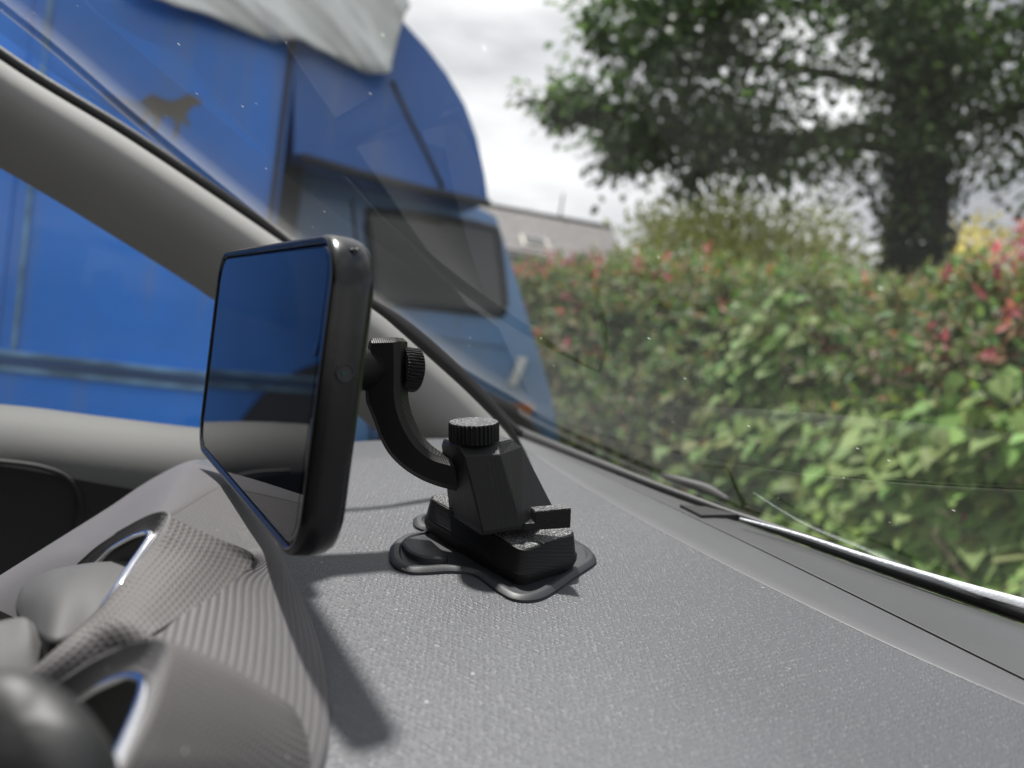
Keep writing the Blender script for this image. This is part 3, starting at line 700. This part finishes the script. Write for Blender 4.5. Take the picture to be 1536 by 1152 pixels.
door_v = tube('door_gap', dl, .008, M['vdark'], cab_, 6)
box('door_handle', VP(776, 556, CQ - .03), (VF * .25 + Z).normalized(), VN, VF, .16, .04, .045, M['sheet'], cab_)
box('marker_light', VP(783, 613, CQ - .01), VF, VN, Z, .11, .04, .055, M['orange'], cab_)
box('cab_moulding', VP(665, 503, CQ), VF, VN, Z, .75, .03, .03, M['cabblue_hazed'], cab_)
box('cab_back', vq(sf + .04, CQ + .3, zb + .5), VF, VN, Z, .12, 1.0, 1.9, M['vdark'], van)
# rails along the body
zr = VP(150, 556).z
for dzr, hh, mm, nm in ((.0, .028, 'railblue', 'lower_rail'), (.032, .02, 'lightrail', 'rail_edge'), (-.03, .02, 'lightrail', 'rail_edge')):
    bevel(box(nm, vq((sr + sf) / 2, -.006, zr + dzr), VF, VN, Z, sf - sr - .1, .03, hh, M[mm], van), .004)
vs1 = vs(VP(22, 380))
for k in range(4):
    s_ = vs1 - 1.35 * k
    for dx in (-.032, .032):
        bevel(box('upright_rail', vq(s_ + dx, -.004, (zt + zr) / 2 - .1), VF, VN, Z, .016, .02, zt - zr - .3, M['lightrail'] if dx > 0 else M['blue'], van), .003)
# wheels, seen mirrored in the phone's screen
def lathe(name, c, ax, prof, seg, mat, parent):
    a = Z; b_ = ax.cross(a).normalized()
    return sharp(stack(name, [[c + ax * h + (a * math.cos(2 * math.pi * i / seg) + b_ * math.sin(2 * math.pi * i / seg)) * r for i in range(seg)] for r, h in prof], mat, parent), 40)
for s_ in (-2.6, sf + 1.05):
    wz = .47
    if s_ < 0:
        prism('wheel_arch', [vq(s_ + .66 * math.cos(a), -.012, zb - .05 + .58 * math.sin(a)) for a in [math.pi * i / 20 for i in range(21)]], VN * .02, M['vdark'], van)
    wh = lathe('wheel', vq(s_, .08, wz), VN, [(.30, -.02), (.44, -.02), (.47, .03), (.47, .22), (.42, .26), (.2, .26)], 32, M['rubber'], van)
    lathe('rim', vq(s_, .08, wz), VN, [(.05, .02), (.14, .03), (.2, .05), (.29, .0), (.31, -.01), (.31, .1)], 24, M['steel'], wh)
# painted horse and its trailing lines
hp = [(208, 160), (216, 147), (229, 141), (246, 149), (262, 151), (273, 145), (282, 141), (292, 142), (303, 151), (301, 160), (293, 157), (286, 163), (279, 172), (285, 188), (280, 190), (272, 178), (270, 190), (264, 208), (259, 207), (263, 190), (259, 177), (243, 174), (238, 188), (230, 200), (226, 197), (231, 184), (227, 170), (219, 182), (210, 190), (208, 186), (217, 174), (222, 158)]
hc_ = [VP(x, y, -.002) for x, y in hp]
emb = prism('horse_emblem', hc_, VN * .004, M['brown'], van)
for k in range(4):
    a = VP(150 + 6 * k, 141 + 9 * k, -.002); b_ = VP(228 - 2 * k, 160 + 8 * k, -.002)
    tube('emblem_line', [a, b_], .004, M['brown'], emb, 6)
# white sheet hanging over the nose: its own thing
bot = [(190, -20), (230, -1), (280, 12), (340, 31), (400, 54), (430, 63), (455, 64), (490, 76), (520, 92), (550, 106), (572, 114), (583, 110), (590, 88), (597, 55), (604, 28), (612, 10)]
bC = crk([VP(x, y, -.10) for x, y in bot], 6)
topz = [Vector((p.x, p.y, 0)) - VF * 0 for p in bC]
rows = []
nb = len(bC)
for k in range(11):
    r = []
    for i, p in enumerate(bC):
        tpt = VP(170 + 440 * i / (nb - 1), -75 + (55 if i > nb - 12 else 0) * (i - nb + 12) / 11, -.09)
        q = p.lerp(tpt, k / 10)
        q = q - VN * (.035 * math.sin(i * .23 + .25 * k) * (1 - k / 10) + .018 * math.sin(i * .41 - .5 * k + 1) + .006 * math.sin(i * .9 + 1.1 * k)) 
        r.append(q)
    rows.append(r)
rows.append([p + VN * .25 + Z * .05 for p in rows[-1]]); rows.append([p + VN * 1.2 + Z * .12 for p in rows[-1]])
sh = solid(grid('sheet', rows, M['sheet'], None), .012, 0)
sh['label'] = 'creased white sheet draped over the top of the blue lorry'; sh['category'] = 'cover'

# ================================================================== LEAVES
def leaf_template(kind):
    if kind == 'photinia': P = [(0, 0, 0), (.16, .3, .05), (.0, .33, 0), (-.16, .3, .05), (.17, .62, .03), (0, .66, -.02), (-.17, .62, .03), (0, 1, -.1)]
    elif kind == 'vine': P = [(0, .02, 0), (.38, .12, .02), (0, .3, -.02), (-.38, .12, .02), (.30, .5, .03), (0, .6, -.02), (-.30, .5, .03), (0, 1, -.1)]
    else: P = [(0, 0, 0), (.28, .3, .06), (0, .33, 0), (-.28, .3, .06), (.25, .65, .04), (0, .66, 0), (-.25, .65, .04), (0, 1, -.05)]
    return np.array(P, float), [(0, 1, 2), (0, 2, 3), (1, 4, 5, 2), (2, 5, 6, 3), (4, 7, 5), (5, 7, 6)]
def frames(d, n):
    """leaf frames from direction of growth d and face normal n"""
    d = d / np.linalg.norm(d, axis=1, keepdims=True); x = np.cross(d, n); x /= np.linalg.norm(x, axis=1, keepdims=True) + 1e-9; z = np.cross(x, d)
    return np.stack([x, d, z], 2)
def leaves_mesh(name, kind, pos, Fm, size, col, mat, parent, stuff=True):
    T, Fc = leaf_template(kind); n = len(pos); org = np.array(ORG[parent])
    V = (np.einsum('nij,kj->nki', Fm, T) * size[:, None, None] + pos[:, None, :] - org).reshape(-1, 3)
    me = bpy.data.meshes.new(name); k = len(T)
    fi = []; st = []; tot = []
    base_l = [i for f in Fc for i in f]; lens = [len(f) for f in Fc]
    idx = (np.array(base_l)[None, :] + (np.arange(n) * k)[:, None]).ravel()
    lt = np.tile(lens, n); ls = np.concatenate([[0], np.cumsum(lt)[:-1]])
    me.vertices.add(n * k); me.vertices.foreach_set('co', V.ravel())
    me.loops.add(len(idx)); me.loops.foreach_set('vertex_index', idx.astype(np.int32))
    me.polygons.add(len(lt)); me.polygons.foreach_set('loop_start', ls.astype(np.int32)); me.polygons.foreach_set('loop_total', lt.astype(np.int32))
    me.update(calc_edges=True)
    ca = me.color_attributes.new('tint', 'FLOAT_COLOR', 'POINT')
    ca.data.foreach_set('color', np.repeat(np.concatenate([col, np.ones((n, 1))], 1), k, 0).ravel())
    me.polygons.foreach_set('use_smooth', [True] * len(me.polygons))
    me.materials.append(mat); o = bpy.data.objects.new(name, me); COL.objects.link(o); o.parent = parent; ORG[o] = Vector(org)
    if stuff: o['kind'] = 'stuff'
    return o
PROTO = {}
def leaf_objects(kind, pos, Fm, size, col, mat, parent):
    """one object for each of the largest leaves in view; alike leaves share mesh data"""
    org = ORG[parent]
    for p, f, s, c in zip(pos, Fm, size, col):
        key = (kind, mat.name, tuple(np.round(c / (.25 * c.max() + 1e-6)).astype(int)), int(c.max() * 12))
        if key not in PROTO:
            T, Fc = leaf_template(kind); me = bpy.data.meshes.new('leaf'); me.from_pydata([tuple(v) for v in T], [], Fc); me.update()
            ca = me.color_attributes.new('tint', 'FLOAT_COLOR', 'POINT'); ca.data.foreach_set('color', np.tile([*c, 1.0], len(T)))
            me.polygons.foreach_set('use_smooth', [True] * len(me.polygons)); me.materials.append(mat); PROTO[key] = me
        o = bpy.data.objects.new('leaf', PROTO[key]); COL.objects.link(o); o.parent = parent
        m = Matrix([[*(f[i] * s), p[i] - org[i]] for i in range(3)] + [[0, 0, 0, 1]]); o.matrix_local = m
def inview(pos, m=20):
    d = pos - np.array(CAM); z = d @ np.array(fw); x = 768 + F * (d @ np.array(rt)) / z; y = 576 - F * (d @ np.array(up)) / z
    return (z > 0) & (x > -m) & (x < 1536 + m) & (y > -m) & (y < 1152 + m), x, y, z
def rnd_unit(n):
    v = rng.normal(size=(n, 3)); return v / np.linalg.norm(v, axis=1, keepdims=True)
LEAF = m_leaf('hedge_leaf', .6, .35); VLEAF = m_leaf('vine_leaf', .68, .4); PALE = m_leaf('pale_leaf', .6, .6); TLEAF = m_leaf('tree_leaf', .5, .42)
M['twig'] = simple('twig', (.10, .07, .045), .85, 0, .35, 12, 60, .003); M['bark'] = simple('bark', (.055, .042, .03), .9, 0, .4, 5, 25, .02)
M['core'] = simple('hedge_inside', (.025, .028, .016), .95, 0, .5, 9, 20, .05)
cf = np.array(CF); cbv = np.array(CB); HD = 2.9
def hpt(b_, f_, z_): return np.outer(b_, cbv) + np.outer(f_, cf) + np.stack([np.zeros_like(b_), np.zeros_like(b_), CAM.z + z_], 1)
def htop(b_): return np.interp(b_, [.8, 1.2, 1.7, 2.28, 3.23, 4.26, 5.8, 8], [.78, .76, .67, .40, .49, .61, .62, .6]) + .03 * np.sin(b_ * 9) + .02 * np.sin(b_ * 17)
hedge = thing('photinia_hedge', 'clipped hedge with red new shoots along its top, standing in front of the windscreen', 'hedge', hpt(np.array([3.5]), np.array([HD + .4]), np.array([-1.2]))[0])
# dark twiggy inside
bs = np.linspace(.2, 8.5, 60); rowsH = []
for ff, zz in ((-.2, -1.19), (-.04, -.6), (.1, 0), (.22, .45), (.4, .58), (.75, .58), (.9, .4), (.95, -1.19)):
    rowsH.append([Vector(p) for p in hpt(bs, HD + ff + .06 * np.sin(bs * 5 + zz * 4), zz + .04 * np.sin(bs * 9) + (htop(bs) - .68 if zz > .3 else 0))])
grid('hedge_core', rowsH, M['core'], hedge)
# stems
for k in range(70):
    b0 = rng.uniform(.9, 7); z0 = rng.uniform(-.9, .3); f0 = HD + rng.uniform(.0, .2) - .3 * (.4 - z0) + .07
    P = hpt(b0 + np.linspace(0, rng.uniform(-.35, .35), 5) + rng.normal(0, .02, 5), f0 - np.linspace(0, .08, 5) + rng.normal(0, .02, 5), z0 + np.linspace(0, rng.uniform(-.1, .55), 5) + rng.normal(0, .03, 5))
    tube('stem', cr([Vector(p) for p in P], 9), .004 + .003 * rng.random(), M['twig'], hedge, 5)
# photinia leaves in shoots
def vine_w(b_, z_):                                            # how far the climbing plant has taken over
    a = 1 / (1 + np.exp((z_ - (.02 + .12 * np.sin(b_ * 2.2))) * 16)) * (1 / (1 + np.exp((b_ - 2.75) * 6)))
    c = np.exp(-((b_ - 2.9) / .3) ** 2 - ((z_ - .10) / .22) ** 2) * .7
    return np.maximum(a, c)
ns = 8200
b_ = rng.uniform(.8, 8.0, ns); zz = rng.uniform(-.95, .8, ns)
tp = htop(b_); ontop = zz > tp - .04
zz = np.where(ontop, tp + rng.normal(0, .05, ns), zz); ff = HD - .30 * np.maximum(0, .4 - zz) + np.where(ontop, rng.uniform(0, .8, ns), rng.normal(.10, .09, ns) - .05 * np.sin(b_ * 4) * np.cos(zz * 5))
keep = rng.random(ns) > vine_w(b_, zz) * .97; b_, zz, ff, ontop = b_[keep], zz[keep], ff[keep], ontop[keep]; ns = len(b_)
ctr = hpt(b_, ff, zz); gdir = -cf[None, :] * np.where(ontop, .25, .75)[:, None] + np.array([0, 0, 1.0])[None, :] * np.where(ontop, 1.0, .45)[:, None] + rnd_unit(ns) * .55
gdir /= np.linalg.norm(gdir, axis=1, keepdims=True)
redp = np.clip(.02 + ontop * np.where(b_ < 2.0, .7, np.where(b_ > 3.8, .2, .04)) + .16 * (b_ < 2.1) + .2 * (b_ < 1.95) * (zz > .3) + .10 * (b_ > 4.4) * (zz > -.1), 0, .8)
red = rng.random(ns) < redp
per = 8; pos = []; fr = []; sz = []; colr = []
for k in range(per):
    h = k / per; ang = k * 2.4 + rng.uniform(0, 6.28, ns); o1 = np.cross(gdir, rnd_unit(ns)); o1 /= np.linalg.norm(o1, axis=1, keepdims=True); o2 = np.cross(gdir, o1)
    rad = o1 * np.cos(ang)[:, None] + o2 * np.sin(ang)[:, None]
    d = rad * (1.0 - .6 * h) + gdir * (.25 + .9 * h); s = rng.uniform(.05, .09, ns) * (1 - .25 * h)
    pos.append(ctr + gdir * (.09 * h)[..., None] if False else ctr + gdir * (.09 * h)); fr.append(frames(d, gdir * 1.0 + rad * -.3 + rnd_unit(ns) * .25)); sz.append(s)
    gcol = np.stack([rng.uniform(.07, .15, ns), rng.uniform(.125, .21, ns), rng.uniform(.03, .065, ns)], 1)
    pale = rng.random(ns) < .2; gcol[pale] = np.stack([rng.uniform(.14, .22, ns), rng.uniform(.17, .25, ns), rng.uniform(.06, .11, ns)], 1)[pale]
    rcol = np.stack([rng.uniform(.30, .50, ns), rng.uniform(.09, .16, ns), rng.uniform(.09, .16, ns)], 1)
    olive = np.stack([rng.uniform(.16, .28, ns), rng.uniform(.12, .18, ns), rng.uniform(.06, .09, ns)], 1)
    colr.append(np.where((red & (h > .3))[:, None], rcol, np.where((red | (rng.random(ns) < .12))[:, None], olive, gcol)))
pos = np.concatenate(pos); fr = np.concatenate(fr); sz = np.concatenate(sz); colr = np.concatenate(colr)
def split_nearest(pos, sz, n=300):
    v, x, y, z = inview(pos, 0); depthf = pos @ cf
    score = np.where(v & (y < 900), sz / np.maximum(z, .1) - .02 * np.maximum(0, depthf - (HD - .02)), -1); idx = np.argsort(-score)[:n]
    m = np.zeros(len(pos), bool); m[idx] = True; return m
m = split_nearest(pos, sz)
leaf_objects('photinia', pos[m], fr[m], sz[m], colr[m], LEAF, hedge)
leaves_mesh('foliage', 'photinia', pos[~m], fr[~m], sz[~m], colr[~m], LEAF, hedge)

# climbing plant with broad pale leaves
vine = thing('bindweed', 'pale green bindweed with broad heart-shaped leaves smothering the right-hand face of the hedge', 'climber', hpt(np.array([1.8]), np.array([HD - .05]), np.array([-1.2]))[0])
nv = 30000; b_ = rng.uniform(.7, 4.2, nv); zz = rng.uniform(-1.15, .45, nv); keep = rng.random(nv) < vine_w(b_, zz) * .34; b_, zz = b_[keep], zz[keep]; nv = len(b_)
lump = .07 * np.sin(b_ * 6.1 + 2 * zz) + .03 * np.sin(zz * 9 + b_ * 3)
ff = HD - .10 - .34 * np.maximum(0, .4 - zz) + lump + np.abs(rng.normal(0, .06, nv)); pos = hpt(b_, ff, zz)
d = np.array([0, 0, -.75])[None, :] - cf[None, :] * .35 + rnd_unit(nv) * .55; nn = -cf[None, :] * .8 + np.array([0, 0, .75])[None, :] + rnd_unit(nv) * .45
fr = frames(d, nn); sz = rng.uniform(.065, .135, nv)
col = np.stack([rng.uniform(.16, .25, nv), rng.uniform(.28, .36, nv), rng.uniform(.05, .085, nv)], 1) * (rng.uniform(.55, 1.0, nv) * np.interp(b_, [2.2, 3.0], [1, .7]))[:, None]
m = split_nearest(pos, sz)
leaf_objects('vine', pos[m], fr[m], sz[m], col[m], VLEAF, vine); leaves_mesh('foliage', 'vine', pos[~m], fr[~m], sz[~m], col[~m], VLEAF, vine)
for k in range(40):
    b0 = rng.uniform(.9, 3.6); z0 = rng.uniform(-.8, .2); n = 6
    P = hpt(b0 + np.linspace(0, rng.uniform(-.5, .5), n) + rng.normal(0, .03, n), HD - .10 - .34 * max(0, .4 - z0) + rng.normal(0, .03, n), z0 + np.linspace(0, rng.uniform(-.3, .3), n) + rng.normal(0, .04, n))
    tube('stem', cr([Vector(p) for p in P], 14), .0028, M['twig'], vine, 5)

# ================================================================== TREE
TD = 8.0
tb = D(1375, 300, TD); tree = thing('tree', 'large dark-leaved tree with an ivy-clad trunk rising behind the hedge', 'tree', (tb.x, tb.y, 0))
tz = lambda px, py, d=TD: D(px, py, d)
trunk_pts = [Vector((tb.x - .02, tb.y, -.1)), Vector((tb.x, tb.y, .8)), tz(1378, 350), tz(1378, 240), tz(1385, 120), tz(1395, 0), tz(1410, -160), tz(1420, -420)]
tc_ = cr(trunk_pts, 40); tube('trunk', tc_, [.34 - .2 * i / 39 for i in range(40)], M['bark'], tree, 14)
limbs = [
    [tz(1385, 150), tz(1280, 120, 7.8), tz(1150, 95, 7.6), tz(1020, 100, 7.4), tz(920, 80, 7.3)],
    [tz(1378, 230), tz(1260, 215, 7.8), tz(1130, 200, 7.5), tz(980, 190, 7.2), tz(870, 160, 7.1), tz(785, 150, 7.0)],
    [tz(1378, 250), tz(1290, 190, 7.6), tz(1150, 240, 7.3), tz(1050, 250, 7.2), tz(930, 235, 7.1)],
    [tz(1385, 120), tz(1300, 20, 8), tz(1180, -40, 8), tz(1000, -80, 8)],
    [tz(1340, 365), tz(1322, 330), tz(1298, 275), tz(1270, 245), tz(1230, 225)],
    [tz(1385, 130), tz(1460, 60, 8.2), tz(1560, 20, 8.2), tz(1680, -20, 8)],
    [tz(1380, 240), tz(1460, 180, 7.8), tz(1560, 160, 7.6), tz(1660, 170, 7.4)],
    [tz(1392, 30), tz(1440, -100, 8.4), tz(1500, -260, 8.4)], [tz(1392, 30), tz(1300, -120, 8.4), tz(1200, -300, 8.4)]]
anch = []
for l in limbs:
    c = cr(l, 24); r0 = .06 if l is not limbs[4] else .03; tube('limb', c, [r0 * (1 - .85 * i / 23) + .006 for i in range(24)], M['bark'], tree, 8); anch += c[4:]
# crown: clumps of leaves spread through its volume (guided by the outline seen, 6.5 to 9.5 m away)
outl = [(890, -60), (898, 40), (905, 75), (960, 105), (930, 130), (880, 140), (835, 138), (775, 142), (770, 152), (840, 168), (905, 190), (950, 190), (920, 215), (918, 245), (960, 248), (1000, 230), (1060, 205), (1110, 215), (1050, 245), (1035, 280), (1090, 262), (1150, 265), (1200, 270), (1260, 245), (1300, 260), (1335, 330), (1430, 320), (1450, 290), (1540, 300), (1640, 310), (1720, 200), (1720, -200), (900, -200)]
def inpoly(x, y, P):
    c = False; n = len(P)
    for i in range(n):
        x1, y1 = P[i]; x2, y2 = P[(i + 1) % n]
        if (y1 > y) != (y2 > y) and x < (x2 - x1) * (y - y1) / (y2 - y1) + x1: c = not c
    return c
holes = [(1460, 320, 70, .9), (1510, 290, 50, .7), (1480, 30, 45, .5), (1400, 60, 40, .5), (1230, 200, 40, .6), (1310, 290, 50, .8), (1270, 130, 30, .7), (1550, 90, 50, .6), (1420, 160, 40, .5), (1180, 110, 60, .75), (1205, 130, 35, .9), (1150, 40, 50, .6), (1100, 105, 40, .6), (1030, 110, 40, .6), (1290, 190, 60, .55), (1350, 120, 50, .6), (1060, 60, 40, .4), (1330, 230, 50, .7), (1240, 100, 40, .6), (1000, 150, 35, .4), (1260, 40, 40, .5), (1450, 240, 70, .55), (1500, 120, 50, .35), (1300, 60, 40, .45), (1530, 200, 50, .4)]
cl = []
while len(cl) < 430:
    x = rng.uniform(760, 1720); y = rng.uniform(-200, 350)
    if not inpoly(x, y, outl): continue
    if any(((x - hx) ** 2 + (y - hy) ** 2) < hr * hr and rng.random() < hp_ for hx, hy, hr, hp_ in holes): continue
    if y < -60 and rng.random() < .5: continue
    cl.append(np.array(D(x, y, rng.uniform(6.6, 9.2))))
for q in range(70):
    x = rng.uniform(880, 1180); y = rng.uniform(-60, 260)
    if inpoly(x, y, outl): cl.append(np.array(D(x, y, rng.uniform(6.8, 8.2))))
for p in anch[::5]: cl.append(np.array(p) + rng.normal(0, .1, 3) - np.array([0, .3, .05]))
for q in range(14): cl.append(np.array(D(rng.uniform(1300, 1480), rng.uniform(-80, 215), rng.uniform(6.6, 7.3))))
sprig = []
for (x0, y0), (x1, y1) in (((905, 172), (775, 146)), ((870, 168), (812, 172)), ((900, 168), (842, 136)), ((960, 238), (905, 248)), ((1000, 225), (930, 222)), ((905, 60), (885, 30)), ((1060, 245), (1030, 285))):
    a_, b2 = D(x0, y0, 7.1), D(x1, y1, 7.0); tube('twig', [a_, a_.lerp(b2, .5) + Z * .03, b2], [.012, .008, .004], M['bark'], tree, 5)
    for q in np.linspace(0, 1, 7): sprig.append((np.array(a_.lerp(b2, q)) + rng.normal(0, .03, 3), int(26 - 14 * q)))
pos = []; dr = []
for c in cl:
    n = rng.integers(34, 66)
    p = rng.normal(size=(n, 3)) * np.array([.19, .19, .11]) ; pos.append(c + p); q = p * 2 + np.array([0, 0, -.25]) + rng.normal(size=(n, 3)) * .35; dr.append(q)
for c, n in sprig:
    p = rng.normal(size=(n, 3)) * .065; pos.append(c + p); dr.append(p * 4 + np.array([-.1, 0, -.2]) + rng.normal(size=(n, 3)) * .3)
pos = np.concatenate(pos); dr = np.concatenate(dr); n = len(pos)
fr = frames(dr, rnd_unit(n) * .6 + np.array([0, 0, 1.0])); sz = rng.uniform(.07, .13, n)
base_c = rng.uniform(.6, 1.35, n)[:, None] * np.array([.050, .085, .026]); young = rng.random(n) < .12; base_c[young] = np.array([.10, .155, .045])
v, x, y, z = inview(pos, 0); sc = np.where(v, sz / z, -1); mm = np.zeros(n, bool); mm[np.argsort(-sc)[:300]] = True
leaf_objects('tree', pos[mm], fr[mm], sz[mm], base_c[mm], TLEAF, tree); crown = leaves_mesh('crown', 'tree', pos[~mm], fr[~mm], sz[~mm], base_c[~mm], TLEAF, tree)
# ivy on the trunk
n = 5200; k = rng.integers(2, 30, n); a = rng.uniform(0, 6.28, n)
tcn = np.array([tuple(p) for p in tc_]); ctr = tcn[k] + (tcn[k + 1] - tcn[k]) * rng.random(n)[:, None]; o = np.stack([np.cos(a), np.sin(a), np.zeros(n)], 1)
pos = ctr + o * (.34 + rng.normal(0, .05, n))[:, None]
leaves_mesh('ivy', 'vine', pos, frames(np.array([0, 0, -1.0])[None] + rnd_unit(n) * .5, o + rnd_unit(n) * .4), rng.uniform(.06, .1, n), rng.uniform(.5, 1.2, n)[:, None] * np.array([.022, .045, .018]), TLEAF, tree)

# ================================================================== shrubs beyond the hedge
def shrub(name, label, cat, c, rx, rz, n, colr, size, group=None):
    o = thing(name, label, cat, (c.x, c.y, 0), group); pos = []; dr = []
    for k in range(9):
        e = c + Vector((rng.uniform(-rx, rx) * .8, rng.uniform(-.5, .5), rng.uniform(-.2, rz * .9)))
        tube('stem', cr([Vector((c.x, c.y, 0)), Vector((c.x, c.y, 0)).lerp(e, .5) + Vector((rng.uniform(-.1, .1), 0, .1)), e], 8), [.02, .018, .016, .013, .011, .009, .007, .004], M['twig'], o, 5)
    m = int(n / 30)
    for k in range(m):
        a = rng.uniform(0, math.pi); q = math.sqrt(rng.random())
        cc = np.array(c) + np.array([rx * q * math.cos(a), rng.uniform(-.6, .6), rz * q * math.sin(a) * rng.uniform(.75, 1.1) - .25])
        p = rng.normal(size=(30, 3)) * .13; pos.append(cc + p); dr.append(p + np.array([0, 0, .05]))
    pos = np.concatenate(pos); dr = np.concatenate(dr) + rnd_unit(len(pos)) * .1; n = len(pos)
    leaves_mesh('foliage', 'tree', pos, frames(dr, rnd_unit(n) + np.array([0, 0, .8])), rng.uniform(size * .7, size * 1.3, n), rng.uniform(.7, 1.3, n)[:, None] * np.array(colr), PALE, o); return o
shrub('shrub', 'pale feathery green shrub just behind the hedge, between house and tree trunk', 'shrub', D(1085, 395, 7.6), .95, .95, 4600, (.44, .46, .19), .07)
shrub('shrub', 'thin pale shrub behind the hedge, close to the left of the ivy-clad trunk', 'shrub', D(1210, 400, 8.3), .8, .75, 3200, (.44, .46, .22), .06)
shrub('shrub', 'yellow-flowered shrub behind the hedge, to the right of the ivy-clad trunk', 'shrub', D(1455, 385, 9.0), .5, .6, 1900, (.55, .47, .12), .05)
# ================================================================== house
hA = D(690, 400, 26); hB = D(962, 400, 27.5); hx = (hB - hA); hx.z = 0; hw = hx.length; hx.normalize(); hy = Vector((-hx.y, hx.x, 0)); hd = 7.0
ez0 = PLN(850, 392, hA, -hy).z; rz0 = PLN(850, 331, hA + hy * 3.5, -hy).z
house = thing('house', 'grey-roofed house with a small roof window, far behind the hedge', 'house', ((hA + hB) / 2 - Z * hA.z))
M['slate'] = simple('slate', (.095, .088, .085), .7, 0, .2, 3, 6, .03); M['render'] = simple('render', (.45, .42, .36), .85, 0, .12, 2)
def hq(a, d, z): return Vector((hA.x, hA.y, 0)) + hx * a + hy * d + Z * z
prism('wall', [hq(0, .3, 0), hq(hw, .3, 0), hq(hw, hd - .3, 0), hq(0, hd - .3, 0)], Z * ez0, M['render'], house)
roof = stack('roof', [[hq(a, 0, ez0 - .05), hq(a, hd / 2, rz0), hq(a, hd, ez0 - .05), hq(a, hd, ez0 - .2), hq(a, hd / 2, rz0 - .2), hq(a, 0, ez0 - .2)] for a in (-.3, hw - .1)], M['slate'], house, smooth=False)
sl = (hq(0, hd / 2, rz0) - hq(0, 0, ez0)); L_ = sl.length; sl.normalize(); rn = hx.cross(sl).normalized()
for k in range(1, 14):
    box('slate_course', hq(hw / 2 - .2, 0, ez0) + sl * (L_ * k / 14) + rn * .01, hx, sl, rn, hw, L_ / 16, .03, M['slate'], roof)
wc_ = PLN(802, 366, hq(0, hd * .2, (ez0 * .6 + rz0 * .4)), rn)
rwf = box('roof_window', wc_ + rn * .03, hx, sl, rn, 1.0, .9, .12, M['render'], house)
box('pane', wc_ + rn * .1, hx, sl, rn, .8, .7, .03, M['vglass'], rwf)
tube('ridge', [hq(-.3, hd / 2, rz0 + .05), hq(hw - .1, hd / 2, rz0 + .05)], .1, M['slate'], roof, 8)
tube('aerial', [hq(hw * .65, hd / 2, rz0), hq(hw * .65, hd / 2, rz0 + 1.0)], .04, M['vdark'], house, 6)
